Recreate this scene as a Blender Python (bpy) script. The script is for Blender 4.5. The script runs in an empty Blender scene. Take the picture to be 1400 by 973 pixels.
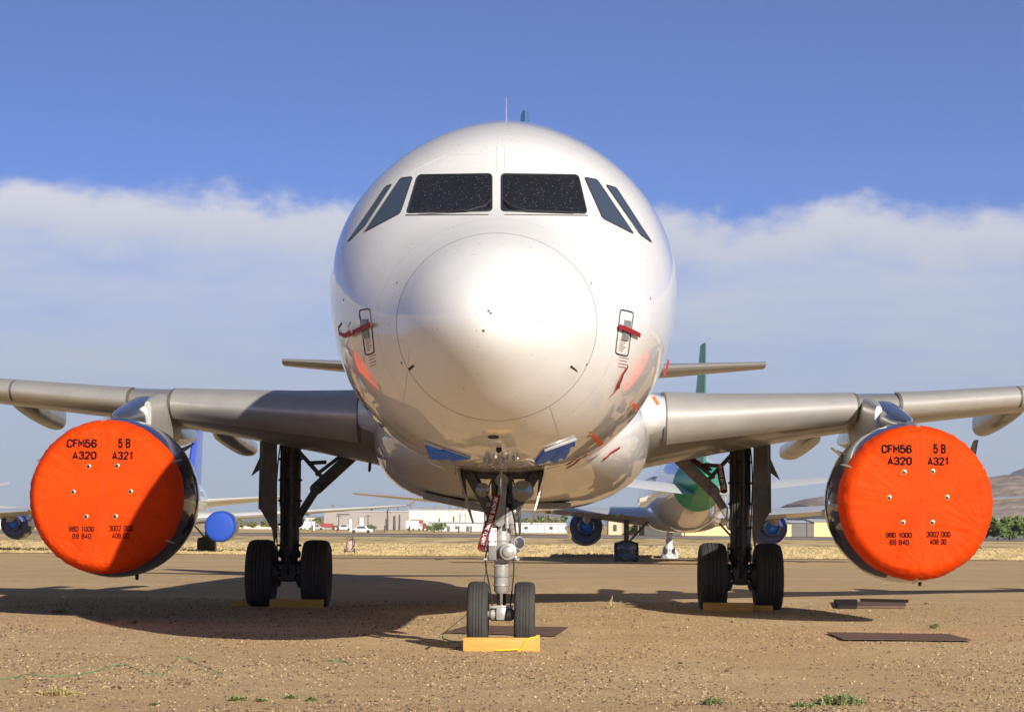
import bpy, bmesh, math, random
import numpy as np
from mathutils import Vector, Matrix, Euler, noise
from mathutils.bvhtree import BVHTree

R = math.radians
sc = bpy.context.scene
COL = sc.collection
random.seed(7)

# ------------------------------------------------------------------ camera
F = 3074.0                      # focal length in photo pixels (1400 wide)
CAMP = Vector((0.43, 0.0, 1.38))
VPX, HOR = 740.0, 718.0
ROLL = R(0.42)
cam_d = bpy.data.cameras.new("camera")
cam = bpy.data.objects.new("camera", cam_d); COL.objects.link(cam)
cam_d.sensor_width = 36.0
cam_d.lens = 36.0 * F / 1400.0
cam_d.clip_start = 0.1; cam_d.clip_end = 20000
yaw = math.atan((VPX - 700) / F)
pitch = math.atan((HOR - 486.5) / F)
cam.matrix_world = (Matrix.Translation(CAMP) @ Matrix.Rotation(yaw, 4, 'Z')
                    @ Matrix.Rotation(R(90) + pitch, 4, 'X') @ Matrix.Rotation(ROLL, 4, 'Z'))
sc.camera = cam
CAMR = cam.matrix_world.to_3x3()

def ray(px, py):
    return (CAMR @ Vector(((px - 700) / F, (486.5 - py) / F, -1))).normalized()
def at(px, py, Y):
    d = ray(px, py)
    return CAMP + d * ((Y - CAMP.y) / d.y)
def gnd(px, py, z=0.0):
    d = ray(px, py)
    return CAMP + d * ((z - CAMP.z) / d.z)

# ------------------------------------------------------------------ sun, sky, exposure
SUN_AZ = R(26.2)                 # to the right of the line from the nose towards the camera
SUN_EL = R(21.4)
sdir = Vector((math.sin(SUN_AZ) * math.cos(SUN_EL), -math.cos(SUN_AZ) * math.cos(SUN_EL), math.sin(SUN_EL)))
sl = bpy.data.lights.new("sun", 'SUN'); so = bpy.data.objects.new("sun", sl); COL.objects.link(so)
sl.energy = 4.9; sl.angle = R(0.5); sl.color = (1.0, 0.935, 0.85)
so.rotation_euler = sdir.to_track_quat('Z', 'Y').to_euler()
so.location = (0, 0, 60)

sc.view_settings.view_transform = 'Standard'; sc.view_settings.look = 'None'
sc.view_settings.exposure = 0.5; sc.view_settings.gamma = 1.0
sc.view_settings.use_curve_mapping = False
SKY_STRENGTH = 0.06

w = bpy.data.worlds.new("World"); sc.world = w; w.use_nodes = True
nt = w.node_tree; nt.nodes.clear()
def N(tree, t, **kw):
    n = tree.nodes.new(t)
    for k, v in kw.items(): setattr(n, k, v)
    return n
L = nt.links.new
wo = N(nt, 'ShaderNodeOutputWorld'); bg = N(nt, 'ShaderNodeBackground')
bg.inputs[1].default_value = SKY_STRENGTH
sky = N(nt, 'ShaderNodeTexSky', sky_type='NISHITA')
sky.sun_disc = False; sky.sun_elevation = SUN_EL
sky.sun_rotation = math.atan2(sdir.x, sdir.y)
sky.altitude = 400; sky.air_density = 1.0; sky.dust_density = 0.3; sky.ozone_density = 3.0
tc = N(nt, 'ShaderNodeTexCoord')
sep = N(nt, 'ShaderNodeSeparateXYZ'); L(tc.outputs['Generated'], sep.inputs[0])
def M(op, a, b=None, tree=nt, clamp=False):
    n = N(tree, 'ShaderNodeMath', operation=op, use_clamp=clamp)
    for i, v in enumerate((a, b)):
        if v is None: continue
        if isinstance(v, (int, float)): n.inputs[i].default_value = v
        else: tree.links.new(v, n.inputs[i])
    return n.outputs[0]
# look a little higher into the sky dome so that the low sky is the photographed clear blue
zup = M('ADD', M('MULTIPLY', sep.outputs[2], 1.6), 0.22)
cmb = N(nt, 'ShaderNodeCombineXYZ'); L(sep.outputs[0], cmb.inputs[0]); L(sep.outputs[1], cmb.inputs[1]); L(zup, cmb.inputs[2])
nrm = N(nt, 'ShaderNodeVectorMath', operation='NORMALIZE'); L(cmb.outputs[0], nrm.inputs[0]); L(nrm.outputs[0], sky.inputs[0])
# clouds: azimuth/elevation noise
def noise_uv(sx, sz, scale, detail, rough=0.55, off=0.0):
    az = M('ARCTAN2', sep.outputs[0], sep.outputs[1])
    c = N(nt, 'ShaderNodeCombineXYZ')
    L(M('MULTIPLY', az, sx), c.inputs[0]); L(M('MULTIPLY', sep.outputs[2], sz), c.inputs[1]); c.inputs[2].default_value = off
    n = N(nt, 'ShaderNodeTexNoise'); n.inputs['Scale'].default_value = scale
    n.inputs['Detail'].default_value = detail; n.inputs['Roughness'].default_value = rough
    L(c.outputs[0], n.inputs['Vector']); return n.outputs[0]
n_big = noise_uv(1, 1.2, 14, 2, off=3.1)
n_mid = noise_uv(1, 1.5, 55, 6, 0.62, off=8.0)
n_band = noise_uv(1, 4.5, 9, 5, 0.6, off=5.3)
edge = M('ADD', M('ADD', 0.1435, M('MULTIPLY', sep.outputs[0], -0.016)), M('ADD', M('MULTIPLY', M('SUBTRACT', n_big, 0.5), 0.034), M('MULTIPLY', M('SUBTRACT', n_mid, 0.5), 0.022)))
dz = M('SUBTRACT', edge, sep.outputs[2])
def mapr(v, a, b, c, d, smooth=True, tree=nt):
    n = N(tree, 'ShaderNodeMapRange', interpolation_type='SMOOTHSTEP' if smooth else 'LINEAR')
    tree.links.new(v, n.inputs[0])
    for i, x in enumerate((a, b, c, d)): n.inputs[i + 1].default_value = x
    return n.outputs[0]
mask = mapr(dz, -0.002, 0.012, 0, 1)
body = mapr(dz, 0.014, 0.055, 1.0, 0.0)
veil = M('ADD', 0.66, M('MULTIPLY', M('SUBTRACT', n_band, 0.5), 1.3))
veil2 = M('MAXIMUM', veil, M('MULTIPLY', body, 0.9), clamp=True)
cfac = M('MULTIPLY', mask, veil2, clamp=True)
ramp = N(nt, 'ShaderNodeValToRGB'); L(mapr(sep.outputs[2], -0.02, 0.18, 0, 1, False), ramp.inputs[0])
cr = ramp.color_ramp
CS = 1.0 / SKY_STRENGTH
def sky_rgb(r, g, b):
    f = lambda c: ((c / 255 + .055) / 1.055) ** 2.4 / (2 ** 0.47)
    return (f(r) * CS * 1.0, f(g) * CS, f(b) * CS, 1)
for i, (p, c) in enumerate([(0.0, (154, 168, 184)), (0.25, (165, 181, 200)), (0.55, (190, 201, 218)), (0.75, (214, 217, 226)), (0.86, (236, 233, 236))]):
    e = cr.elements[i] if i < 2 else cr.elements.new(p)
    e.position = p; c = sky_rgb(*c); e.color = (c[0] / CS, c[1] / CS, c[2] / CS, 1)
vm = N(nt, 'ShaderNodeVectorMath', operation='SCALE'); L(ramp.outputs[0], vm.inputs[0]); vm.inputs['Scale'].default_value = CS
hz_fac = mapr(sep.outputs[2], 0.0, 0.14, 0.93, 0.05)
mx0 = N(nt, 'ShaderNodeMixRGB'); L(hz_fac, mx0.inputs[0])
hs = N(nt, 'ShaderNodeHueSaturation'); hs.inputs['Saturation'].default_value = 1.32; L(mapr(sep.outputs[2], .10, .48, 2.05, .40, False), hs.inputs['Value']); L(sky.outputs[0], hs.inputs['Color'])
ht = N(nt, 'ShaderNodeMixRGB', blend_type='MULTIPLY'); ht.inputs[0].default_value = 1; ht.inputs[2].default_value = (.64, .81, 1.22, 1); L(hs.outputs[0], ht.inputs[1]); L(ht.outputs[0], mx0.inputs[1]); L(vm.outputs[0], mx0.inputs[2])
mx = N(nt, 'ShaderNodeMixRGB'); L(cfac, mx.inputs[0]); L(mx0.outputs[0], mx.inputs[1]); L(vm.outputs[0], mx.inputs[2])
L(mx.outputs[0], bg.inputs[0]); L(bg.outputs[0], wo.inputs[0])
sc.cycles.max_bounces = 8
sc.cycles.use_denoising = True

# ------------------------------------------------------------------ materials
MATS = {}
def srgb(r, g, b):
    f = lambda c: ((c / 255 + .055) / 1.055) ** 2.4
    return (f(r), f(g), f(b))
def mat(name, col, rough=0.5, metal=0.0, coat=0.0, var=0.0, vscale=3.0, bump=0.0, bscale=20.0, coat_rough=0.05, spec=0.5, var_col=None, speck=0.0, sheen=0.0, stretch=None, dist=0.01):
    if name in MATS: return MATS[name]
    m = bpy.data.materials.new(name); m.use_nodes = True; t = m.node_tree
    b = t.nodes['Principled BSDF']
    b.inputs['Base Color'].default_value = (*col, 1); b.inputs['Roughness'].default_value = rough
    b.inputs['Metallic'].default_value = metal
    b.inputs['Coat Weight'].default_value = coat; b.inputs['Coat Roughness'].default_value = coat_rough
    b.inputs['Specular IOR Level'].default_value = spec
    if sheen: b.inputs['Sheen Weight'].default_value = sheen
    tc = t.nodes.new('ShaderNodeTexCoord'); src = tc.outputs['Object']
    if stretch:
        mp = t.nodes.new('ShaderNodeMapping'); mp.inputs['Scale'].default_value = stretch; t.links.new(src, mp.inputs[0]); src = mp.outputs[0]
    last = None
    if var > 0:
        n = t.nodes.new('ShaderNodeTexNoise'); n.inputs['Scale'].default_value = vscale; n.inputs['Detail'].default_value = 7
        n.inputs['Roughness'].default_value = .6
        t.links.new(src, n.inputs['Vector'])
        r = t.nodes.new('ShaderNodeMapRange'); t.links.new(n.outputs[0], r.inputs[0])
        r.inputs[1].default_value = .38; r.inputs[2].default_value = .66; r.inputs[3].default_value = 0; r.inputs[4].default_value = var
        x = t.nodes.new('ShaderNodeMixRGB'); x.inputs[1].default_value = (*col, 1)
        x.inputs[2].default_value = (*(var_col or tuple(c * .35 for c in col)), 1)
        t.links.new(r.outputs[0], x.inputs[0]); last = x.outputs[0]
        rr = t.nodes.new('ShaderNodeMapRange'); t.links.new(n.outputs[0], rr.inputs[0])
        rr.inputs[3].default_value = max(0.02, rough - .1); rr.inputs[4].default_value = min(1, rough + .15)
        t.links.new(rr.outputs[0], b.inputs['Roughness'])
    if speck > 0:
        v = t.nodes.new('ShaderNodeTexVoronoi'); v.inputs['Scale'].default_value = 20; t.links.new(tc.outputs['Object'], v.inputs['Vector'])
        n2 = t.nodes.new('ShaderNodeTexNoise'); n2.inputs['Scale'].default_value = 2.2; t.links.new(tc.outputs['Object'], n2.inputs['Vector'])
        s = t.nodes.new('ShaderNodeMath'); s.operation = 'LESS_THAN'; t.links.new(v.outputs['Distance'], s.inputs[0])
        wv = t.nodes.new('ShaderNodeTexWhiteNoise'); t.links.new(v.outputs['Position'], wv.inputs['Vector'])
        q = t.nodes.new('ShaderNodeMapRange'); t.links.new(wv.outputs['Value'], q.inputs[0]); q.inputs[1].default_value = .80; q.inputs[2].default_value = 1; q.inputs[3].default_value = 0; q.inputs[4].default_value = .16
        t.links.new(q.outputs[0], s.inputs[1])
        k = t.nodes.new('ShaderNodeMath'); k.operation = 'MULTIPLY'; t.links.new(s.outputs[0], k.inputs[0]); k.inputs[1].default_value = speck
        x = t.nodes.new('ShaderNodeMixRGB'); x.inputs[2].default_value = (.12, .09, .06, 1)
        if last: t.links.new(last, x.inputs[1])
        else: x.inputs[1].default_value = (*col, 1)
        t.links.new(k.outputs[0], x.inputs[0]); last = x.outputs[0]
    if last: t.links.new(last, b.inputs['Base Color'])
    if bump > 0:
        n = t.nodes.new('ShaderNodeTexNoise'); n.inputs['Scale'].default_value = bscale; n.inputs['Detail'].default_value = 4
        t.links.new(src, n.inputs['Vector'])
        bp = t.nodes.new('ShaderNodeBump'); bp.inputs['Strength'].default_value = bump; bp.inputs['Distance'].default_value = dist
        t.links.new(n.outputs[0], bp.inputs['Height']); t.links.new(bp.outputs[0], b.inputs['Normal'])
        if coat and bump < .2: t.links.new(bp.outputs[0], b.inputs['Coat Normal'])
    MATS[name] = m; return m

WHITE = mat('white gloss aircraft paint', (.78, .77, .75), .45, coat=1.0, coat_rough=.035, var=.22, vscale=1.1, var_col=(.58, .54, .47), speck=.85, bump=.035, bscale=2.2, dist=.03, stretch=(2.2, .7, .8))
WHITE.node_tree.nodes['Principled BSDF'].inputs['Coat IOR'].default_value = 1.55
def skin_lines(m):
    t = m.node_tree; b = t.nodes['Principled BSDF']; lk = b.inputs['Base Color'].links[0].from_socket
    tc = t.nodes.new('ShaderNodeTexCoord'); sp = t.nodes.new('ShaderNodeSeparateXYZ'); t.links.new(tc.outputs['Object'], sp.inputs[0])
    y = M('MULTIPLY', sp.outputs[1], 1 / .533, tree=t); fr = M('ABSOLUTE', M('SUBTRACT', M('FRACT', y, tree=t), .5, tree=t), tree=t)
    an = M('ARCTAN2', M('SUBTRACT', sp.outputs[2], 4.0, tree=t), sp.outputs[0], tree=t)
    line = M('LESS_THAN', fr, .010, tree=t); dots = M('GREATER_THAN', M('SINE', M('MULTIPLY', an, 240, tree=t), tree=t), .3, tree=t)
    y2 = M('ABSOLUTE', M('SUBTRACT', M('FRACT', M('MULTIPLY', sp.outputs[1], 1 / 2.132, tree=t), tree=t), .5, tree=t), tree=t); big = M('LESS_THAN', y2, .0016, tree=t)
    a1 = M('ABSOLUTE', M('SUBTRACT', M('FRACT', M('MULTIPLY', an, 9 / math.pi, tree=t), tree=t), .5, tree=t), tree=t); lap = M('LESS_THAN', a1, .004, tree=t)
    f = M('MAXIMUM', M('MULTIPLY', M('MULTIPLY', line, dots, tree=t), .16, tree=t), M('MAXIMUM', M('MULTIPLY', big, .38, tree=t), M('MULTIPLY', lap, .14, tree=t), tree=t), tree=t)
    aft = M('GREATER_THAN', sp.outputs[1], -17.7 + 1.3, tree=t)
    x = t.nodes.new('ShaderNodeMixRGB'); t.links.new(M('MULTIPLY', f, aft, tree=t), x.inputs[0]); t.links.new(lk, x.inputs[1]); x.inputs[2].default_value = (.16, .14, .12, 1)
    t.links.new(x.outputs[0], b.inputs['Base Color'])
skin_lines(WHITE)
SEAM = mat('dark seam', (.12, .11, .10), .7)
GASKET = mat('black rubber gasket', (.025, .025, .028), .6)
def glass_mat(name, col, specks):
    m = mat(name, col, .06, coat=0.6, coat_rough=.03, spec=.6)
    if specks:
        t = m.node_tree; b = t.nodes['Principled BSDF']; tc = t.nodes.new('ShaderNodeTexCoord')
        mp = t.nodes.new('ShaderNodeMapping'); mp.inputs['Scale'].default_value = (1, .4, .8); t.links.new(tc.outputs['Object'], mp.inputs[0])
        v = t.nodes.new('ShaderNodeTexVoronoi'); v.inputs['Scale'].default_value = 70; t.links.new(mp.outputs[0], v.inputs['Vector'])
        wv = t.nodes.new('ShaderNodeTexWhiteNoise'); t.links.new(v.outputs['Position'], wv.inputs['Vector'])
        q = t.nodes.new('ShaderNodeMapRange'); t.links.new(wv.outputs['Value'], q.inputs[0]); q.inputs[1].default_value = .35; q.inputs[2].default_value = 1; q.inputs[3].default_value = 0; q.inputs[4].default_value = .22
        s = t.nodes.new('ShaderNodeMath'); s.operation = 'LESS_THAN'; t.links.new(v.outputs['Distance'], s.inputs[0]); t.links.new(q.outputs[0], s.inputs[1])
        x = t.nodes.new('ShaderNodeMixRGB'); x.inputs[1].default_value = (*col, 1); x.inputs[2].default_value = (.36, .33, .28, 1)
        t.links.new(s.outputs[0], x.inputs[0]); t.links.new(x.outputs[0], b.inputs['Base Color'])
        y = t.nodes.new('ShaderNodeMath'); y.operation = 'MULTIPLY_ADD'; t.links.new(s.outputs[0], y.inputs[0]); y.inputs[1].default_value = .6; y.inputs[2].default_value = .06
        t.links.new(y.outputs[0], b.inputs['Roughness'])
    return m
GLASS = glass_mat('dusty dark cockpit glass', (.010, .009, .008), True)
SIDEGLASS = glass_mat('blue grey cockpit side glass', (.05, .07, .105), False)
GREY = mat('grey wing paint', (.25, .24, .22), .35, coat=.5, coat_rough=.12, var=.3, vscale=1.6, var_col=(.24, .22, .19), stretch=(1, .25, 1))
SLAT = mat('bare aluminium slat', (.56, .535, .48), .36, metal=.45, var=.35, vscale=2.5, var_col=(.36, .34, .31), bump=.06, bscale=6)
NAVY = mat('navy gloss cowl paint', (.010, .014, .062), .25, coat=1.0, coat_rough=.03, spec=.1, bump=.03, bscale=2.5, dist=.02)
FAIRG = mat('dull fairing paint', (.20, .19, .175), .4, coat=.6, coat_rough=.08, var=.5, vscale=2.5)
PYL = mat('dark slate pylon paint', (.05, .055, .075), .3, coat=.8, coat_rough=.08, var=.3, vscale=4)
ALU = mat('polished aluminium', (.62, .61, .59), .22, metal=1.0, var=.3, vscale=8)
STEEL = mat('silver painted gear steel', (.44, .43, .40), .34, metal=.35, var=.45, vscale=14, var_col=(.22, .18, .14), bump=.2, bscale=30)
DOORP = mat('shade-darkened door paint', (.13, .125, .115), .5, var=.5, vscale=5)  # door grey darkened to carry the shade around the main gear
CHROME = mat('chrome piston', (.72, .72, .72), .08, metal=1.0)
DGEAR = mat('dark greasy gear steel', (.075, .07, .068), .45, metal=.3, var=.5, vscale=12, var_col=(.03, .025, .02), bump=.3, bscale=25)
GGEAR = mat('grey painted gear steel', (.24, .235, .22), .42, metal=.1, var=.5, vscale=9, var_col=(.08, .065, .05), bump=.15, bscale=25)
RUB = mat('tyre rubber', (.030, .029, .028), .8, var=.45, vscale=5, var_col=(.075, .064, .052), bump=.2, bscale=60)
BLK = mat('black', (.01, .01, .01), .6)
LAMP = mat('landing light glass', (.20, .20, .20), .18, metal=.85, coat=1, var=.6, vscale=40)
RED = mat('red warning ribbon', (.30, .006, .012), .6, var=.35, vscale=10, bump=.3, bscale=30)
SHADERED = mat('shade-darkened ribbon', (.13, .004, .008), .7, var=.35, vscale=10, bump=.3, bscale=30)  # red ribbon again, with shade put into a darker base colour
ORANGE_RAG = mat('orange tag', (.75, .13, .02), .6, var=.3, vscale=20)
WLET = mat('white lettering', (.75, .74, .72), .6)
BLUEV = mat('blue vinyl', (.005, .15, .88), .45, spec=.3, var=.35, vscale=12, var_col=(.002, .05, .35), bump=.9, bscale=9)
WOOD = mat('yellow painted timber', (.62, .33, .06), .6, var=.45, vscale=5, var_col=(.32, .15, .03), stretch=(1.2, 8, 14), bump=.4, bscale=10)
PLATE = mat('rusty steel plate', (.13, .085, .07), .9, spec=.1, var=.5, vscale=4, var_col=(.20, .125, .08), bump=.3, bscale=25)
YROPE = mat('yellow rope', (.75, .52, .03), .7)
GROPE = mat('green string', (.03, .28, .11), .7)

# cover fabric with a wrinkle bump
def cover_mat():
    m = mat('orange cover fabric', (.72, .054, .001), .7, spec=.12, var=.6, vscale=1.3, var_col=(.50, .034, .001))
    t = m.node_tree; b = t.nodes['Principled BSDF']; tc = t.nodes.new('ShaderNodeTexCoord')
    n1 = t.nodes.new('ShaderNodeTexNoise'); n1.inputs['Scale'].default_value = 1.7; n1.inputs['Detail'].default_value = 3; n1.inputs['Distortion'].default_value = 1.2
    t.links.new(tc.outputs['Object'], n1.inputs['Vector'])
    n2 = t.nodes.new('ShaderNodeTexNoise'); n2.inputs['Scale'].default_value = 300; t.links.new(tc.outputs['Object'], n2.inputs['Vector'])
    a = t.nodes.new('ShaderNodeMath'); a.operation = 'MULTIPLY_ADD'; t.links.new(n2.outputs[0], a.inputs[0]); a.inputs[1].default_value = .02; t.links.new(n1.outputs[0], a.inputs[2])
    bp = t.nodes.new('ShaderNodeBump'); bp.inputs['Strength'].default_value = .5; bp.inputs['Distance'].default_value = .06
    t.links.new(a.outputs[0], bp.inputs['Height']); t.links.new(bp.outputs[0], b.inputs['Normal'])
    return m
COVER = cover_mat()

# ------------------------------------------------------------------ mesh helpers
class MB:
    def __init__(s): s.v = []; s.f = []
    def add(s, vs, fs):
        o = len(s.v); s.v += [tuple(v) for v in vs]; s.f += [tuple(i + o for i in f) for f in fs]; return s
    def loft(s, rings, caps=(True, True), closed=True):
        n = len(rings[0]); vs = [p for r in rings for p in r]; fs = []
        for i in range(len(rings) - 1):
            for j in range(n if closed else n - 1):
                k = (j + 1) % n
                fs.append((i * n + j, i * n + k, (i + 1) * n + k, (i + 1) * n + j))
        if caps[0]: fs.append(tuple(reversed(range(n))))
        if caps[1]: fs.append(tuple((len(rings) - 1) * n + j for j in range(n)))
        return s.add(vs, fs)
    def tube(s, a, b, r0, r1=None, n=16, caps=True):
        a = Vector(a); b = Vector(b); r1 = r0 if r1 is None else r1
        q = (b - a).to_track_quat('Z', 'Y')
        rings = []
        for p, r in ((a, r0), (b, r1)):
            rings.append([p + q @ Vector((r * math.cos(t), r * math.sin(t), 0)) for t in [2 * math.pi * k / n for k in range(n)]])
        return s.loft(rings, (caps, caps))
    def lathe(s, a, b, prof, n=32, caps=(True, True)):
        """profile [(t along a->b in metres, radius)]"""
        a = Vector(a); b = Vector(b); d = (b - a).normalized(); q = d.to_track_quat('Z', 'Y')
        rings = [[a + d * t + q @ Vector((r * math.cos(u), r * math.sin(u), 0)) for u in [2 * math.pi * k / n for k in range(n)]] for t, r in prof]
        return s.loft(rings, caps)
    def path(s, pts, r, n=8, flat=1.0):
        pts = [Vector(p) for p in pts]; rings = []
        for i, p in enumerate(pts):
            d = (pts[min(i + 1, len(pts) - 1)] - pts[max(i - 1, 0)])
            if d.length < 1e-9: d = Vector((0, 0, 1))
            q = d.to_track_quat('Z', 'Y'); rr = r[i] if isinstance(r, (list, tuple)) else r
            rings.append([p + q @ Vector((rr * math.cos(t), rr * flat * math.sin(t), 0)) for t in [2 * math.pi * k / n for k in range(n)]])
        return s.loft(rings)
    def box(s, c, size, rot=None, bev=0.0):
        c = Vector(c); x, y, z = [k / 2 for k in size]
        bm = bmesh.new(); bmesh.ops.create_cube(bm, size=1)
        for v in bm.verts: v.co = Vector((v.co.x * 2 * x, v.co.y * 2 * y, v.co.z * 2 * z))
        if bev > 0: bmesh.ops.bevel(bm, geom=list(bm.edges), offset=bev, segments=2, affect='EDGES', profile=.6)
        m = (rot.to_matrix() if isinstance(rot, (Euler,)) else rot) if rot is not None else Matrix.Identity(3)
        s.add([c + m @ v.co for v in bm.verts], [[v.index for v in f.verts] for f in bm.faces] if not bm.verts.index_update() else [])
        bm.free(); return s
    def bar(s, a, b, w, h, up=(0, 0, 1), bev=0.0):
        a = Vector(a); b = Vector(b); d = b - a; L_ = d.length; z = d.normalized()
        x = Vector(up).cross(z)
        if x.length < 1e-4: x = Vector((1, 0, 0))
        x.normalize(); y = z.cross(x)
        m = Matrix((x, y, z)).transposed()
        return s.box((a + b) / 2, (w, h, L_), m, bev)
    def prism(s, pts, d):
        """flat polygon pts extruded by vector d"""
        d = Vector(d); n = len(pts); pts = [Vector(p) for p in pts]
        return s.add(pts + [p + d for p in pts], [tuple(range(n - 1, -1, -1)), tuple(range(n, 2 * n))] + [(i, (i + 1) % n, (i + 1) % n + n, i + n) for i in range(n)])
    def build(s, name, m, parent=None, angle=38, loc=None):
        me = bpy.data.meshes.new(name); vs = s.v
        if loc is not None: vs = [(a - loc[0], b - loc[1], c - loc[2]) for a, b, c in vs]
        elif parent is not None:
            pl = WL.get(parent.name, Vector((0, 0, 0))); vs = [(a - pl[0], b - pl[1], c - pl[2]) for a, b, c in vs]
        me.from_pydata(vs, [], s.f); me.update()
        bm = bmesh.new(); bm.from_mesh(me); bmesh.ops.recalc_face_normals(bm, faces=bm.faces); bm.to_mesh(me); bm.free()
        me.polygons.foreach_set('use_smooth', [True] * len(me.polygons)); me.set_sharp_from_angle(angle=R(angle))
        if m is not None: me.materials.append(m)
        o = bpy.data.objects.new(name, me); COL.objects.link(o)
        if parent is not None: o.parent = parent; WL[o.name] = WL.get(parent.name, Vector((0, 0, 0)))
        elif loc is not None: o.location = loc
        return o
WL = {}        # world origin of every empty, so that parts can be written in world coordinates
def thing(name, label, cat, loc, group=None):
    o = bpy.data.objects.new(name, None); COL.objects.link(o); o.empty_display_size = .2
    o.location = loc; WL[o.name] = Vector(loc); o['label'] = label; o['category'] = cat
    if group: o['group'] = group
    return o
def tag(o, label=None, cat=None, group=None, kind=None):
    if label: o['label'] = label
    if cat: o['category'] = cat
    if group: o['group'] = group
    if kind: o['kind'] = kind
    return o
def lerp(a, b, t): return a + (b - a) * t

# ------------------------------------------------------------------ ground
def gz(x, y):
    t = min(1, max(0, (y - 48) / 60)); t = t * t * (3 - 2 * t)
    z = -0.5 * t
    near = max(0, 1 - max(0, y - 45) / 15)
    if near > 0 and y > 5:
        z += near * 0.018 * (noise.noise(Vector((x * .35, y * .35, 0))) + .5 * noise.noise(Vector((x * 1.1, y * 1.1, 4))))
    return z
def ground_mat():
    m = bpy.data.materials.new('gravelly desert dirt'); m.use_nodes = True; t = m.node_tree; b = t.nodes['Principled BSDF']
    b.inputs['Roughness'].default_value = .95; b.inputs['Specular IOR Level'].default_value = .15
    tc = t.nodes.new('ShaderNodeTexCoord'); P = tc.outputs['Object']
    def nz(s, d=6, r=.6, st=None):
        src = P
        if st:
            mp = t.nodes.new('ShaderNodeMapping'); mp.inputs['Scale'].default_value = st; t.links.new(P, mp.inputs[0]); src = mp.outputs[0]
        n = t.nodes.new('ShaderNodeTexNoise'); n.inputs['Scale'].default_value = s; n.inputs['Detail'].default_value = d; n.inputs['Roughness'].default_value = r
        t.links.new(src, n.inputs['Vector']); return n.outputs[0]
    def mixc(f, a, b_):
        x = t.nodes.new('ShaderNodeMixRGB')
        t.links.new(f, x.inputs[0])
        for i, v in ((1, a), (2, b_)):
            if isinstance(v, tuple): x.inputs[i].default_value = (*v, 1)
            else: t.links.new(v, x.inputs[i])
        return x.outputs[0]
    big = mapr(nz(.22, 4, .6, (1, .6, 1)), .40, .62, 0, 1, tree=t)
    med = mapr(nz(2.2, 6, .65), .35, .7, 0, 1, tree=t)
    c = mixc(big, (.68, .46, .215), (.78, .56, .28))
    c = mixc(M('MULTIPLY', med, .5, tree=t), c, (.54, .35, .17))
    trk = mapr(nz(1.0, 5, .6, (.035, .55, 1)), .46, .60, 0, 1, tree=t)
    c = mixc(M('MULTIPLY', trk, .16, tree=t), c, (.36, .235, .13))
    trk2 = mapr(nz(1.0, 6, .65, (.10, 1.3, 1)), .50, .66, 0, 1, tree=t)
    c = mixc(M('MULTIPLY', trk2, .35, tree=t), c, (.80, .58, .33))
    # pebbles: several sizes of voronoi cells, each its own shade
    def peb(scale, thr, keep, amt, dark, light, c):
        v = t.nodes.new('ShaderNodeTexVoronoi'); v.inputs['Scale'].default_value = scale; t.links.new(P, v.inputs['Vector'])
        sp = t.nodes.new('ShaderNodeSeparateXYZ'); t.links.new(v.outputs['Color'], sp.inputs[0])
        k = M('MULTIPLY', M('LESS_THAN', v.outputs['Distance'], thr, tree=t), M('GREATER_THAN', sp.outputs[0], keep, tree=t), tree=t)
        colr = mixc(sp.outputs[1], dark, light)
        return mixc(M('MULTIPLY', k, amt, tree=t), c, colr), k
    c, k1 = peb(34, .42, .45, .62, (.13, .075, .05), (.84, .64, .46), c)
    c, k2 = peb(75, .45, .35, .62, (.15, .09, .06), (.84, .63, .44), c)
    c, k3 = peb(14, .30, .80, .7, (.24, .15, .11), (.62, .50, .38), c)
    t.links.new(c, b.inputs['Base Color'])
    h = M('ADD', M('ADD', M('MULTIPLY', k1, .5, tree=t), M('MULTIPLY', k2, .25, tree=t), tree=t), M('ADD', M('MULTIPLY', k3, .8, tree=t), M('MULTIPLY', nz(30, 5, .7), 1.4, tree=t), tree=t), tree=t)
    bp = t.nodes.new('ShaderNodeBump'); bp.inputs['Strength'].default_value = 1.0; bp.inputs['Distance'].default_value = .025
    t.links.new(h, bp.inputs['Height']); t.links.new(bp.outputs[0], b.inputs['Normal'])
    return m
DIRT = ground_mat()
def axis_vals(near, step, far, grow):
    v = [0.0]; s = step
    while v[-1] < far:
        if v[-1] > near: s *= grow
        v.append(v[-1] + s)
    return v
ys = [-400, -120, -40, -10, 0, 5] + [10 + q for q in axis_vals(34, .5, 9000, 1.12)]
xp = axis_vals(14, .6, 6000, 1.14); xs = [-q for q in reversed(xp[1:])] + xp
g = MB(); g.add([(x, y, gz(x, y)) for y in ys for x in xs],
                [(j * len(xs) + i, j * len(xs) + i + 1, (j + 1) * len(xs) + i + 1, (j + 1) * len(xs) + i) for j in range(len(ys) - 1) for i in range(len(xs) - 1)])
tag(g.build('ground', DIRT, angle=60), kind='structure')

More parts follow.
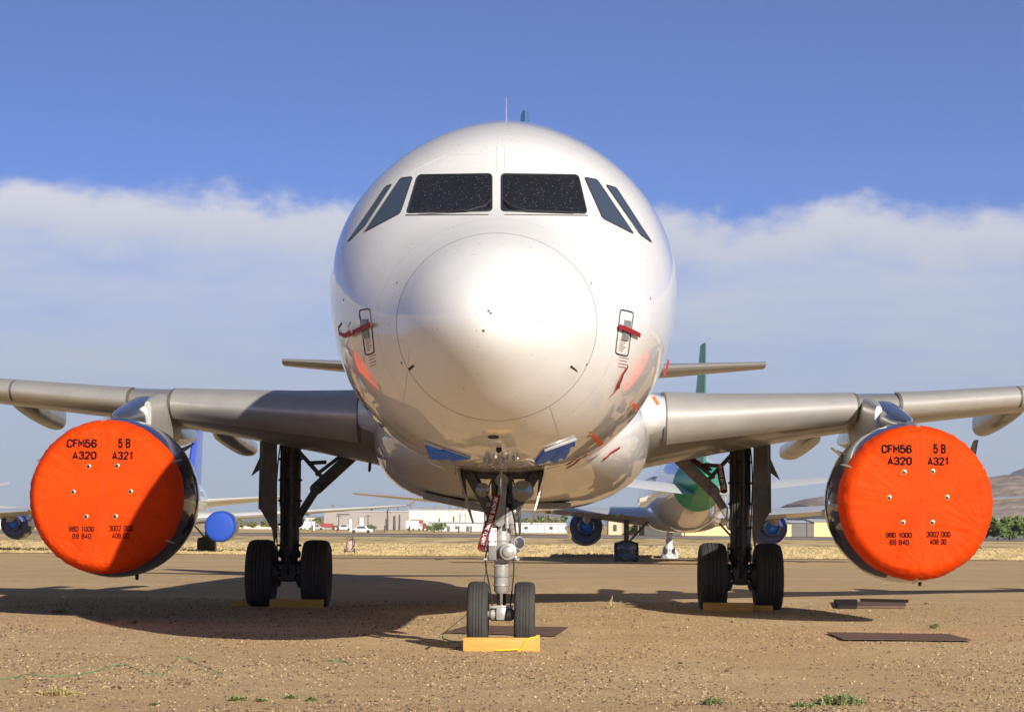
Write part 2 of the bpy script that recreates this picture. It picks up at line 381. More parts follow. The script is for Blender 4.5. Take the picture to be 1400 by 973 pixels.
def sheet(name, m, poly_rows, z):
    """rows of (y, x0, x1)"""
    b = MB(); nx = 40; vs = []; fs = []
    for y, x0, x1 in poly_rows:
        for i in range(nx + 1): vs.append((lerp(x0, x1, i / nx), y, z))
    for j in range(len(poly_rows) - 1):
        for i in range(nx): fs.append((j * (nx + 1) + i, j * (nx + 1) + i + 1, (j + 1) * (nx + 1) + i + 1, (j + 1) * (nx + 1) + i))
    b.add(vs, fs); return tag(b.build(name, m), kind='structure')
def field_mat(name, a, b_, c_, sx, sy, s):
    m = bpy.data.materials.new(name); m.use_nodes = True; t = m.node_tree; b = t.nodes['Principled BSDF']
    b.inputs['Roughness'].default_value = .95; b.inputs['Specular IOR Level'].default_value = .1
    tc = t.nodes.new('ShaderNodeTexCoord'); mp = t.nodes.new('ShaderNodeMapping'); mp.inputs['Scale'].default_value = (sx, sy, 1); t.links.new(tc.outputs['Object'], mp.inputs[0])
    n = t.nodes.new('ShaderNodeTexNoise'); n.inputs['Scale'].default_value = s; n.inputs['Detail'].default_value = 8; n.inputs['Roughness'].default_value = .68; t.links.new(mp.outputs[0], n.inputs['Vector'])
    r = t.nodes.new('ShaderNodeValToRGB'); t.links.new(n.outputs[0], r.inputs[0])
    r.color_ramp.elements[0].position = .36; r.color_ramp.elements[0].color = (*a, 1)
    r.color_ramp.elements[1].position = .62; r.color_ramp.elements[1].color = (*c_, 1)
    e = r.color_ramp.elements.new(.48); e.color = (*b_, 1)
    t.links.new(r.outputs[0], b.inputs['Base Color']); return m
GRASSF = field_mat('dry grass field', (.26, .20, .10), (.56, .41, .19), (.74, .58, .33), .35, .05, 1.0)
ASPH = field_mat('runway asphalt', (.24, .20, .18), (.32, .27, .245), (.36, .31, .28), .3, .02, 1.0)
def edge_y(x): return 137 - x * .02
sheet('grass_field', GRASSF, [(135, -400, 400), (160, -450, 450), (250, -600, 600), (345, -800, 800)], -0.47)
sheet('runway', ASPH, [(350, -900, 900), (425, -1100, 1100)], -0.44)
sheet('far_grass_field', GRASSF, [(440, -1400, 1400), (640, -1600, 1600), (1000, -1900, 1900)], -0.40)

# small stones lying on the dirt: nobody could count them
def stones():
    b = MB(); rnd = random.Random(3); oct_ = [(1, 0, 0), (0, 1, 0), (-1, 0, 0), (0, -1, 0), (0, 0, 1), (0, 0, -1)]
    of = [(0, 1, 4), (1, 2, 4), (2, 3, 4), (3, 0, 4), (1, 0, 5), (2, 1, 5), (3, 2, 5), (0, 3, 5)]
    fm = []
    for i in range(70000):
        y = 15.5 + 26 * rnd.random() ** 1.25
        x = .43 + (rnd.random() - .5) * y * .52
        s = .0045 + .009 * rnd.random() ** 2.2 + (.012 if rnd.random() < .004 else 0)
        if noise.noise(Vector((x * .5, y * .3, 2))) < -.05 and rnd.random() < .65: continue
        z = gz(x, y) + s * .25; a = rnd.random() * 6.28; ca, sa = math.cos(a), math.sin(a)
        q = [(vx * s * (.7 + .6 * rnd.random()), vy * s * (.7 + .6 * rnd.random()), vz * s * (.6 + .4 * rnd.random())) for vx, vy, vz in oct_]
        b.add([(x + px * ca - py * sa, y + px * sa + py * ca, z + pz) for px, py, pz in q], of); fm += [rnd.choice((0, 0, 0, 1, 1, 1, 2))] * 8
    m = mat('dark gravel stone', (.11, .07, .05), .9, spec=.1)
    o = b.build('gravel', m, angle=10); o.data.materials.append(mat('tan gravel stone', (.38, .26, .14), .9, spec=.1)); o.data.materials.append(mat('pale gravel stone', (.54, .42, .26), .9, spec=.1))
    o.data.polygons.foreach_set('material_index', fm); tag(o, kind='stuff')
stones()

# ------------------------------------------------------------------ the parked airliner (fuselage)
NOSE = 20.3
def interp(tab, x):
    xs_ = [p[0] for p in tab]; ys_ = [p[1] for p in tab]
    return pchip(xs_, ys_, x)
def pchip(X, Y, x):
    n = len(X)
    if x <= X[0]: return Y[0]
    if x >= X[-1]: return Y[-1]
    h = [X[i + 1] - X[i] for i in range(n - 1)]; d = [(Y[i + 1] - Y[i]) / h[i] for i in range(n - 1)]
    m = [d[0]] + [0] * (n - 2) + [d[-1]]
    for i in range(1, n - 1):
        if d[i - 1] * d[i] > 0:
            w1 = 2 * h[i] + h[i - 1]; w2 = h[i] + 2 * h[i - 1]
            m[i] = (w1 + w2) / (w1 / d[i - 1] + w2 / d[i])
    for i in range(n - 1):
        if x <= X[i + 1]:
            t = (x - X[i]) / h[i]; t2 = t * t; t3 = t2 * t
            return (2 * t3 - 3 * t2 + 1) * Y[i] + (t3 - 2 * t2 + t) * h[i] * m[i] + (-2 * t3 + 3 * t2) * Y[i + 1] + (t3 - t2) * h[i] * m[i + 1]
Q = math.sqrt
def sq(tab): return [(Q(a), b) for a, b in tab]
W_T = sq([(0, 0), (.05, .195), (.15, .335), (.3, .475), (.6, .67), (.9, .82), (1.25, .965), (1.6, 1.13), (2, 1.32), (2.5, 1.52), (3, 1.67), (3.5, 1.79), (4, 1.87), (5, 1.955), (6, 1.975), (25, 1.975), (28, 1.90), (31, 1.5), (34, .9), (36, .48), (37.5, .14)])
T_T = sq([(0, 3.25), (.05, 3.42), (.15, 3.545), (.3, 3.67), (.6, 3.865), (.9, 4.03), (1.25, 4.19), (1.6, 4.34), (2, 4.53), (2.5, 4.83), (3, 5.16), (3.5, 5.48), (4, 5.70), (4.5, 5.86), (5, 5.96), (5.5, 6.06), (6, 6.10), (7, 6.13), (27, 6.13), (31, 6.05), (34, 5.8), (36, 5.45), (37.5, 5.05)])
B_T = sq([(0, 3.25), (.05, 3.09), (.15, 2.97), (.3, 2.85), (.6, 2.665), (.9, 2.51), (1.25, 2.38), (1.6, 2.27), (2, 2.17), (3, 2.02), (4, 1.98), (5, 1.97), (7, 1.97), (24, 1.97), (27, 2.2), (30, 2.9), (33, 3.8), (36, 4.55), (37.5, 4.8)])
Z_T = sq([(0, 3.25), (1.25, 3.32), (2, 3.45), (3, 3.70), (4, 3.92), (5, 4.04), (6, 4.08), (25, 4.08), (30, 4.3), (34, 4.8), (37.5, 4.92)])
def fus(s, u):
    """point on the fuselage skin, s metres behind the nose tip, u = angle (0 = right side, pi/2 = top)"""
    r = Q(s); wd = pchip(*zip(*W_T), r); zt = pchip(*zip(*T_T), r); zb = pchip(*zip(*B_T), r); zw = pchip(*zip(*Z_T), r)
    c, sn = math.cos(u), math.sin(u)
    # slightly pinched shoulders round the windscreen
    e = 1.0
    if sn > 0 and 1.3 < s < 5.0:
        k = math.sin((s - 1.3) / 3.7 * math.pi); e = 1 + .10 * k
    if s > 3: e = max(e, 1 + .09 * min(1, (s - 3) / 1.5)) if sn > 0 else 1 - .16 * min(1, (s - 3) / 1.5)
    x = wd * math.copysign(abs(c) ** e, c)
    z = zw + (zt - zw) * sn if sn > 0 else zw + (zw - zb) * sn
    return Vector((x, NOSE + s, z))
st_n = [0.0005, .006, .02, .045, .08, .12, .17, .23, .3, .38, .47, .57, .68, .8, .92, 1.05, 1.15, 1.245]
st_b = [1.257] + [1.35 + .12 * i for i in range(40)] + [6.4, 7, 8, 10, 12, 15, 18, 21, 24, 25.5, 27, 28.5, 30, 31.5, 33, 34.5, 36, 37, 37.5]
NU = 128
ring = lambda s: [fus(s, 2 * math.pi * k / NU) for k in range(NU)]
plane = thing('airliner', 'huge white twin jet airliner parked nose-on with orange covers over its engines', 'airliner', (0, NOSE + 17.7, 0))
fmb = MB(); fmb.loft([ring(s) for s in st_b], (False, True))
fuse = fmb.build('fuselage', WHITE, plane, 50)
rmb = MB(); rmb.loft([ring(s) for s in st_n], (True, False))
radome = rmb.build('radome', WHITE, plane, 60)
BV = BVHTree.FromPolygons([Vector(v) for v in fmb.v] + [Vector(v) for v in rmb.v], list(fmb.f) + [tuple(i + len(fmb.v) for i in f) for f in rmb.f])
seam = MB(); seam.lathe((0, NOSE + 1.236, 0), (0, NOSE + 1.27, 0), [(0, .1), (0.01, .1)], 8)
seam = MB()
def shrink_ring(s, k):
    c = Vector((0, NOSE + s, pchip(*zip(*Z_T), Q(s)))); return [c + (p - c) * k for p in ring(s)]
seam.loft([shrink_ring(1.240, .998), shrink_ring(1.262, .998)], (False, False))
seam.build('radome_seam', mat('radome gap', (.22, .21, .19), .8), plane)

def hit(px, py, off=0.0):
    d = ray(px, py); h = BV.ray_cast(CAMP, d)
    if h[0] is None: return None, None
    n = h[1] if h[1].dot(d) < 0 else -h[1]
    return h[0] + n * off, n
def patch(poly_fn, nu, nv, off, thick):
    """a thin plate following the skin. poly_fn(u,v)->pixel"""
    b = MB(); top = []; bot = []
    for j in range(nv + 1):
        for i in range(nu + 1):
            p, n = hit(*poly_fn(i / nu, j / nv))
            if p is None: return None
            top.append(p + n * off); bot.append(p + n * (off - thick))
    Wd = nu + 1; fs = []
    K = len(top)
    for j in range(nv):
        for i in range(nu):
            a = j * Wd + i; fs.append((a, a + 1, a + Wd + 1, a + Wd)); fs.append((K + a, K + a + Wd, K + a + Wd + 1, K + a + 1))
    for j in range(nv):
        a = j * Wd; fs.append((a, a + Wd, K + a + Wd, K + a)); a = j * Wd + nu; fs.append((a, K + a, K + a + Wd, a + Wd))
    for i in range(nu):
        a = i; fs.append((a, K + a, K + a + 1, a + 1)); a = nv * Wd + i; fs.append((a, a + 1, K + a + 1, K + a))
    b.add(top + bot, fs); return b
def quad_fn(c):
    (ax, ay), (bx, by), (cx, cy), (dx, dy) = c       # tl tr br bl
    return lambda u, v: (lerp(lerp(ax, bx, u), lerp(dx, cx, u), v), lerp(lerp(ay, by, u), lerp(dy, cy, u), v))
def round_poly(c, r=4, n=4):
    out = []; m = len(c)
    for i in range(m):
        p0 = Vector(c[i - 1]).to_3d(); p1 = Vector(c[i]).to_3d(); p2 = Vector(c[(i + 1) % m]).to_3d()
        a = p1 + (p0 - p1).normalized() * r; b_ = p1 + (p2 - p1).normalized() * r
        for k in range(n + 1):
            t = k / n; q = a.lerp(p1, t).lerp(p1.lerp(b_, t), t); out.append((q.x, q.y))
    return out
def dens(pts, step=4, closed=True):
    out = []; m = len(pts)
    for i in range(m if closed else m - 1):
        a = Vector(pts[i]); b_ = Vector(pts[(i + 1) % m]); k = max(1, int((b_ - a).length / step))
        for q in range(k): out.append(tuple(a.lerp(b_, q / k)))
    out.append(tuple(pts[0]) if closed else tuple(pts[-1]))
    return out
def stroke(pts, r, off=.001, closed=True, b=None, step=4):
    b = b or MB(); P_ = []
    for p in dens(pts, step, closed):
        h, n = hit(*p)
        if h is not None: P_.append(h + n * off)
    if len(P_) > 1: b.path(P_, r, 6)
    return b
def rfan(pts, off, thick=.01):
    """filled plate for a roundish outline: fan of rings to its centre"""
    cx = sum(p[0] for p in pts) / len(pts); cy = sum(p[1] for p in pts) / len(pts); rings = []
    for k in (1, .8, .55, .3, .08):
        r_ = []
        for p in pts:
            h, n = hit(cx + (p[0] - cx) * k, cy + (p[1] - cy) * k); r_.append(h + n * off)
        rings.append(r_)
    base = []
    for p in pts:
        h, n = hit(*p); base.append(h + n * (off - thick))
    b = MB(); b.loft([base] + rings, (False, True)); return b

WINS = [('windshield', [(572, 240), (672, 238.5), (672, 289), (557, 291)], GLASS, .016),
        ('windshield', [(686, 238.5), (790, 240), (802, 292), (686, 289)], GLASS, .016),
        ('side_window', [(548, 244), (564, 242), (547, 292), (499, 317)], SIDEGLASS, .010),
        ('side_window', [(799, 243), (816, 246), (866, 320), (824, 299)], SIDEGLASS, .010),
        ('side_window', [(527, 256), (536, 252), (500, 308), (476, 331)], SIDEGLASS, .010),
        ('side_window', [(828, 253), (842, 257), (891, 332), (875, 321)], SIDEGLASS, .010)]
for nm, c, m, fr in WINS:
    rp = dens(round_poly(c, 5 if nm == 'windshield' else 3), 5)[:-1]
    wo_ = rfan(rp, .006, .012).build(nm, m, plane, 30)
    stroke(rp, fr * .7, .004).build('window_frame', GASKET, wo_)
# wipers
for pts in ([(575, 293), (640, 290.5), (664, 284), (671, 276)], [(784, 293), (720, 291), (697, 284), (689, 276)]):
    stroke(pts, .009, .022, False, step=3).build('wiper', GASKET, plane)
for pts in ([(555, 294.5), (668, 294)], [(690, 294), (803, 295)]):
    stroke(pts, .007, .004, False).build('windshield_sill', SEAM, plane)
# centre post rivets line and fine skin seams
sm = MB()
for pts in ([(679, 200), (679, 236)], [(560, 478), (556, 520), (549, 562)], [(752, 556), (766, 600)], [(690, 200), (690, 236)],
            [(610, 212), (760, 212)], [(610, 212), (560, 236)]):
    stroke(pts, .0022, .0002, False, b=sm)
sm.build('skin_seam', mat('faint seam', (.45, .43, .40), .6), plane)
# radome latches and small marks round the radome
lt = MB()
for (x, y) in ((543, 386), (808, 387), (549, 496), (802, 498), (668, 425), (661, 452), (671, 428), (466, 452), (889, 408), (470, 410)):
    h, n = hit(x, y)
    if h: MB().tube(h - n * .002, h + n * .004, .014, .012, 8).build('latch', SEAM, plane)
pl = MB()
for c in ([(558, 503), (565, 498), (567, 501), (560, 507)], [(781, 499), (788, 505), (790, 509), (779, 502)]):
    q = patch(quad_fn(c), 3, 2, .002, .004)
    if q: q.build('placard', GASKET, plane)
# probe plates with a thick black outline on both sides of the nose
for c, plc in (([(491, 424), (506, 422), (512, 482), (500, 486)], [(494, 437), (503, 436), (505, 462), (497, 464)]),
          ([(848, 423), (866, 427), (858, 487), (841, 483)], [(853, 437), (862, 439), (858, 466), (849, 464)])):
    o = stroke(round_poly(c, 4), .008, .001).build('plate_outline', GASKET, plane)
    q = patch(quad_fn(plc), 4, 6, .012, .02)
    q.build('probe_plate', GGEAR, o)
    b = MB()
    for k in range(6):
        f = quad_fn(c); a0 = f(.25, .68 + k * .045); a1 = f(.75 - .1 * (k % 3), .68 + k * .045)
        stroke([a0, a1], .0035, .001, False, b=b)
    for k in range(4):
        f = quad_fn(c); a0 = f(.35, 1.06 + k * .07); a1 = f(1.1 - .1 * (k % 2), 1.05 + k * .07)
        stroke([a0, a1], .0035, .001, False, b=b)
    b.build('plate_text', mat('dark red print', (.25, .05, .05), .6), o)

# antennas
b = MB(); y0 = 26.0
b.loft([[Vector((x_, y0 + yy + (z_ - 6.08) * .35, z_)) for x_, yy in ((0, -.12), (.014 * t_, -.02), (.012 * t_, .10), (0, .14), (-.012 * t_, .10), (-.014 * t_, -.02))] for z_, t_ in ((6.0, 1), (6.2, .9), (6.38, .55))])
b.build('blade_antenna', WHITE, plane)
b = MB(); b.loft([[Vector((x_, 24.6 + yy - (z_ - 1.97) * .5, z_)) for x_, yy in ((0, -.12), (.016, 0), (0, .14), (-.016, 0))] for z_ in (1.99, 1.72)])
b.build('belly_antenna', WHITE, plane)

# belly fairing
def sell(cx, y, wdt, zb, zt, e=2.6, n=64, zmid=None):
    zm = (zb + zt) / 2 if zmid is None else zmid; out = []
    for k in range(n):
        u = 2 * math.pi * k / n; c, s_ = math.cos(u), math.sin(u)
        x = cx + wdt * math.copysign(abs(c) ** (2 / e), c)
        z = zm + (zt - zm if s_ > 0 else zm - zb) * math.copysign(abs(s_) ** (2 / e), s_)
        out.append(Vector((x, y, z)))
    return out
b = MB()
b.loft([sell(0, y, w_, zb, zt, e, zmid=zm) for y, w_, zb, zt, zm, e in
        [(29.6, 1.2, 2.0, 2.9, 2.45, 2.2), (30.6, 1.62, 1.86, 3.2, 2.6, 2.3), (31.6, 1.86, 1.74, 3.4, 2.75, 2.5), (32.6, 2.0, 1.68, 3.5, 2.8, 2.7),
         (33.6, 2.06, 1.65, 3.5, 2.8, 2.8), (36, 2.08, 1.64, 3.5, 2.8, 2.8), (40, 2.08, 1.64, 3.4, 2.8, 2.8), (43, 1.95, 1.72, 3.3, 2.7, 2.5), (45.5, 1.4, 1.88, 3.0, 2.5, 2.2), (47, .8, 2.05, 2.6, 2.3, 2)]])
b.build('belly_fairing', WHITE, plane, 50)
BV = BVHTree.FromPolygons([Vector(v) for v in fmb.v] + [Vector(v) for v in rmb.v] + [Vector(v) for v in b.v], list(fmb.f) + [tuple(i + len(fmb.v) for i in f) for f in rmb.f] + [tuple(i + len(fmb.v) + len(rmb.v) for i in f) for f in b.f])
b = MB()
b.box((-.78, 32.0, 1.70), (.9, .5, .10), Euler((0, R(12), 0)), .02); b.build('belly_vent', GGEAR, plane); MB().box((.62, 32.4, 1.665), (.5, .5, .09), None, .02).build('belly_vent', GGEAR, plane)

# ------------------------------------------------------------------ wings
def foil(chord, tc_, n=18, camber=.018, scale=1.0):
    """closed section points (y from LE, z), starting at TE over the top to LE and back below"""
    up = []; lo = []
    for i in range(n + 1):
        x = .5 * (1 - math.cos(math.pi * i / n))
        th = 5 * tc_ * (.2969 * Q(x) - .126 * x - .3516 * x * x + .2843 * x ** 3 - .1036 * x ** 4)
        cz = camber * math.sin(math.pi * x)
        up.append((x * chord, (cz + th * .9) * chord)); lo.append((x * chord, (cz - th * 1.1) * chord))
    return list(reversed(up)) + lo[1:-1]
WS = [(1.4, 32.9, 7.5, 3.02, .165, 4.5), (2.1, 33.25, 6.9, 3.00, .160, 4.5), (3.2, 33.8, 6.15, 3.07, .145, 3.8), (4.6, 34.5, 5.2, 3.19, .132, 3.2), (6.4, 35.45, 4.05, 3.34, .12, 2.5), (9, 36.85, 3.45, 3.60, .115, 1.8), (13, 39.0, 2.4, 4.0, .11, 1), (16.9, 41.1, 1.5, 4.4, .105, 0)]
def wing_at(x):
    X = [s[0] for s in WS]
    return [lerp_tab(X, [s[i] for s in WS], x) for i in range(1, 6)]
def lerp_tab(X, Y, x):
    for i in range(len(X) - 1):
        if x <= X[i + 1] or i == len(X) - 2:
            return lerp(Y[i], Y[i + 1], (x - X[i]) / (X[i + 1] - X[i]))
def wsec(x, side, x0=0, x1=1, off=0, n=18):
    le, ch, z, t_, tw = wing_at(x); a = -R(tw); out = []
    for yy, zz in foil(ch, t_, n):
        f_ = yy / ch
        if x0 > 0 or x1 < 1: pass
        y2 = yy * math.cos(a) - zz * math.sin(a); z2 = yy * math.sin(a) + zz * math.cos(a)
        out.append(Vector((side * x, le + y2, z + z2)))
    return out
def slat_sec(x, side, up_f=.13, lo_f=.06, off=.028):
    le, ch, z, t_, tw = wing_at(x); a = -R(tw); n = 9; pts = []
    def pt(xf, sgn, o):
        th = 5 * t_ * (.2969 * Q(xf) - .126 * xf - .3516 * xf * xf + .2843 * xf ** 3 - .1036 * xf ** 4)
        cz = .018 * math.sin(math.pi * xf)
        zz = (cz + (th * .9 if sgn > 0 else -th * 1.1)) * ch + sgn * o * min(1, xf * 30 + .1)
        yy = xf * ch - o * max(0, 1 - xf * 20)
        return Vector((side * x, le + yy * math.cos(a) - zz * math.sin(a), z + yy * math.sin(a) + zz * math.cos(a)))
    for i in range(n, -1, -1): pts.append(pt(up_f * (i / n) ** 2, 1, off))
    for i in range(1, n + 1): pts.append(pt(lo_f * (i / n) ** 2, -1, off))
    inner = [pt(lo_f * .9, -1, -.01), pt(up_f * .9, 1, -.01)]
    return pts + inner
for side in (-1, 1):
    b = MB(); b.loft([wsec(x, side) for x in (1.4, 1.75, 2.1, 2.6, 3.2, 3.9, 4.6, 5.5, 6.4, 7.7, 9, 11, 13, 15, 16.9)])
    wg = b.build('wing', GREY, plane, 50)
    for a, c in ((2.31, 5.34), (6.11, 8.19), (8.235, 10.79), (10.835, 13.39), (13.435, 16.4)):
        k = 6; s_ = MB(); s_.loft([slat_sec(lerp(a, c, i / k), side) for i in range(k + 1)]); s_.build('slat', SLAT, wg, 35)
    for a in (5.36, 6.09, 8.2125, 10.8125, 13.4125, 2.29):
        s_ = MB(); s_.loft([slat_sec(a + q, side, off=.022) for q in (-.028, .028)]); s_.build('slat_gap', SEAM, wg, 35)
    # fillet where the slat meets the fuselage
    b = MB(); rr = []
    for x, k in ((1.55, 1.9), (1.8, 1.55), (2.05, 1.25), (2.28, 1.06)):
        le, ch, z, t_, tw = wing_at(x); pts = []
        for u in range(24):
            an = 2 * math.pi * u / 24; pts.append(Vector((side * x, le + .75 + math.cos(an) * .85 * k ** .5, z + .02 + math.sin(an) * .30 * k)))
        rr.append(pts)
    b.loft(rr); b.build('wing_root_fillet', WHITE, plane, 60)
    # tip fence
    b = MB(); b.loft([[Vector((side * (16.9 + xx), 41.2 + yy, zz)) for xx, yy in ((-.02, 0), (.03, .1), (.03, 1.3), (-.02, 1.5))] for zz in (3.75, 4.4, 5.05)]); b.build('wingtip_fence', WHITE, wg)
    # flap track fairings
    for x, y0_, y1_, zt_, rw, dp in ((5.17, 38.2, 43.2, 3.02, .20, .26), (8.76, 38.4, 42.8, 3.62, .19, .42), (12.0, 39.4, 43.2, 3.92, .16, .44), (6.5, 38.6, 42.0, 3.15, .15, .30)):
        b = MB(); rr = []
        for k in range(17):
            t = k / 16; dpt = dp * (1 - (1 - t) ** 2.2) if t < .93 else dp * (1 - (1 - .93) ** 2.2) * (1 - ((t - .93) / .07) ** 2 * .35); f = min(1, .08 + t * 3) * (1 if t < .93 else 1 - ((t - .93) / .07) ** 2 * .3)
            zz = zt_ - .12 * t; rr.append(sell(side * x, y0_ + (y1_ - y0_) * t, rw * f, zz - dpt * .88 - .02, zz + .06, 2.6, 20))
        b.loft(rr); b.build('flap_track_fairing', FAIRG, wg, 60)

# tail
def flat_surf(secs, side=1, vertical=False):
    """secs: (span, LE y, chord, height, t/c)"""
    rr = []
    for sp, le, ch, z, t_ in secs:
        pts = foil(ch, t_, 10, 0)
        rr.append([Vector((zz, le + yy, sp)) if vertical else Vector((side * sp, le + yy, z + zz)) for yy, zz in pts])
    return MB().loft(rr)
FINBLUE = mat('blue fin paint', (.08, .17, .36), .35, coat=.6)
for side in (-1, 1):
    flat_surf([(.3, 51.3, 4.2, 4.86, .13), (1.6, 52.2, 3.6, 4.98, .12), (5.95, 55.1, 1.7, 5.38, .10)], side).build('tailplane', GREY, plane, 50)
flat_surf([(5.5, 45.5, 8.3, 0, .10), (6.6, 47.6, 7.2, 0, .10), (11.45, 54.1, 3.0, 0, .07)], vertical=True).build('fin', FINBLUE, plane, 50)

# ------------------------------------------------------------------ engines and pylons
EX, EZ, EY = 5.755, 1.745, 31.8
for side in (-1, 1):
    c0 = (side * EX, EY, EZ); c1 = (side * EX, EY + 10, EZ)
    out = [(.14, 1.045), (.3, 1.08), (.6, 1.13), (1.0, 1.16), (1.3, 1.16), (1.7, 1.115), (2.2, 1.04), (2.7, .965), (3.2, .90)]
    inn = [(3.18, .86), (2.8, .82), (1.2, .88), (.5, .86)]
    b = MB(); b.lathe(c0, c1, out + inn, 72, (False, False)); nac = b.build('engine_cowl', NAVY, plane, 60)
    lip = [(.5, .86), (.15, .88), (.04, .91), (0, .95), (.03, .99), (.08, 1.02), (.14, 1.045)]
    b = MB(); b.lathe(c0, c1, lip, 72, (False, False)); b.build('inlet_lip', ALU, nac, 60)
    b = MB(); b.lathe(c0, c1, [(1.0, .02), (1.15, .18), (1.45, .30), (1.5, .88), (1.55, .88)], 40); b.build('fan', DGEAR, nac)
    b = MB(); b.lathe(c0, c1, [(2.6, .68), (3.8, .58), (5.0, .42), (5.05, .36), (5.7, .05)], 40); b.build('exhaust_nozzle', GGEAR, nac)
    # strake on the inboard shoulder and drain mast
    b = MB(); a_ = R(38)
    for sg in ((-1,) if side > 0 else (1,)):
        p0 = Vector((side * EX + sg * math.cos(a_) * 1.15, EY + 1.0, EZ + math.sin(a_) * 1.15)); d_ = Vector((sg * math.cos(a_), 0, math.sin(a_)))
        b.prism([p0, p0 + Vector((0, .62, 0)) - d_ * .03, p0 + Vector((0, .62, 0)) + d_ * .16, p0 + Vector((0, .45, 0)) + d_ * .17], Vector((.008, 0, .008)))
    b.build('strake', NAVY, nac)
    b = MB(); b.tube((side * EX + .25, EY + 1.4, EZ - 1.11), (side * EX + .25, EY + 1.42, EZ - 1.20), .03, .025, 10); b.build('drain_mast', BLK, nac)
    if side > 0:
        a_ = R(28); p0 = Vector((EX + math.cos(a_) * 1.15, EY + 1.3, EZ + math.sin(a_) * 1.15)); b = MB()
        b.prism([p0, p0 + Vector((0, .8, 0)), p0 + Vector((.17, .8, .42)), p0 + Vector((.17, .5, .42))], Vector((.015, 0, -.005))); b.build('strake', NAVY, nac)
    # pylon
    b = MB(); rr = []
    for y, hw, zb, zt in ((32.55, .05, 2.75, 2.93), (33.0, .16, 2.6, 3.02), (33.6, .22, 2.5, 3.12), (34.3, .25, 2.45, 3.24), (34.9, .26, 2.45, 3.34), (35.5, .26, 2.5, 3.40), (36.6, .24, 2.6, 3.40), (38.5, .16, 2.7, 3.2), (40.2, .04, 2.85, 3.0)):
        rr.append(sell(side * EX, y, hw, zb, zt, 3.2, 24))
    b.loft(rr); b.build('pylon', PYL, plane, 50)
    b = MB(); b.loft([sell(side * (EX - .22), y, hw, zb, zt, 3, 20) for y, hw, zb, zt in ((34.0, .06, 2.75, 3.22), (34.6, .15, 2.6, 3.34), (35.3, .17, 2.55, 3.42), (36.5, .12, 2.7, 3.3))])
    b.build('pylon_panel', SLAT, plane, 50)

# ------------------------------------------------------------------ wheels
def tyre_mesh(c, r, hw, ax=(1, 0, 0)):
    c = Vector(c); ax = Vector(ax); P_ = []
    prof = [(-.62, .50), (-.86, .60), (-.98, .74), (-1.0, .84), (-.93, .92), (-.78, .968), (-.60, .988), (-.46, .996), (-.445, .975), (-.415, .975), (-.40, 1.0), (-.16, 1.0), (-.145, .978), (-.115, .978), (-.10, 1.0),
            (.10, 1.0), (.115, .978), (.145, .978), (.16, 1.0), (.40, 1.0), (.415, .975), (.445, .975), (.46, .996), (.60, .988), (.78, .968), (.93, .92), (1.0, .84), (.98, .74), (.86, .60), (.62, .50)]
    b = MB(); b.lathe(c - ax * hw, c + ax * hw, [((t + 1) * hw, q * r) for t, q in prof], 64)
    # weight: flatten on the ground
    b.v = [(x, y, max(z, c.z - r * .955)) for x, y, z in b.v]
    return b
def rim_mesh(c, r, hw, side):
    c = Vector(c); b = MB(); a = Vector((side, 0, 0))
    b.lathe(c - a * hw * .7, c + a * hw, [(0, r * .5), (hw * 1.5, r * .51), (hw * 1.52, r * .45), (hw * 1.2, r * .42), (hw * 1.1, r * .22), (hw * 1.5, r * .18), (hw * 1.55, r * .10)], 40)
    for k in range(9):
        u = k / 9 * 6.283; p = c + Vector((side * hw * .45, math.cos(u) * r * .33, math.sin(u) * r * .33)); b.tube(p, p + a * hw * .18, .018 * r / .4, n=8)
    return b

# ------------------------------------------------------------------ nose gear
GY = 25.4
tr = .385
b = MB()   # main strut
b.lathe((0, GY, .62), (0, GY, 2.3), [(0, .062), (.03, .084), (.33, .084), (.34, .074), (.36, .09), (.38, .09), (.40, .10), (.42, .10), (.62, .105), (.90, .10), (.93, .09)], 28)
ng = b.build('nose_gear', STEEL, plane)
b = MB(); b.tube((0, GY, .42), (0, GY, .66), .052, n=24); b.build('piston', CHROME, ng)
b = MB(); b.tube((-.30, GY, .385), (.30, GY, .385), .045, n=16); b.lathe((-.14, GY, .385), (.14, GY, .385), [(0, .05), (.03, .075), (.25, .075), (.28, .05)], 20)
b.box((0, GY - .02, .47), (.26, .14, .035), None, .01); b.box((.0, GY - .05, .395), (.12, .12, .15), None, .03); b.build('axle', STEEL, ng)
for sx in (-1, 1):
    c = (sx * .262, GY, .385 * .955)
    ty = tyre_mesh(c, tr, .118).build('tyre', RUB, ng, 30)
    rim_mesh(c, tr, .10, sx).build('rim', WHITE, ng)
# steering collar with its big round actuator
b = MB(); b.lathe((0, GY, .985), (0, GY, 1.22), [(0, .10), (.03, .125), (.2, .125), (.235, .10)], 28); b.box((-.10, GY - .10, 1.12), (.09, .10, .26), None, .015)
b.tube((-.22, GY - .05, 1.13), (.2, GY - .05, 1.13), .05, n=16); b.build('steering_collar', GGEAR, ng)
b = MB(); b.lathe((.075, GY - .27, 1.09), (.075, GY - .0, 1.09), [(0, .04), (.015, .06), (.04, .065), (.05, .092), (.09, .10), (.2, .095)], 28); b.build('steering_motor', STEEL, ng)
b = MB(); b.box((-.10, GY - .16, 1.25), (.085, .02, .20), None, .004); b.build('data_plate', WLET, ng)
b = MB()
for p in ((-.13, 1.32), (-.07, 1.32), (-.13, 1.20), (-.07, 1.20)): MB().tube((p[0], GY - .168, p[1]), (p[0], GY - .175, p[1]), .010, n=8).build('bolt', DGEAR, ng)
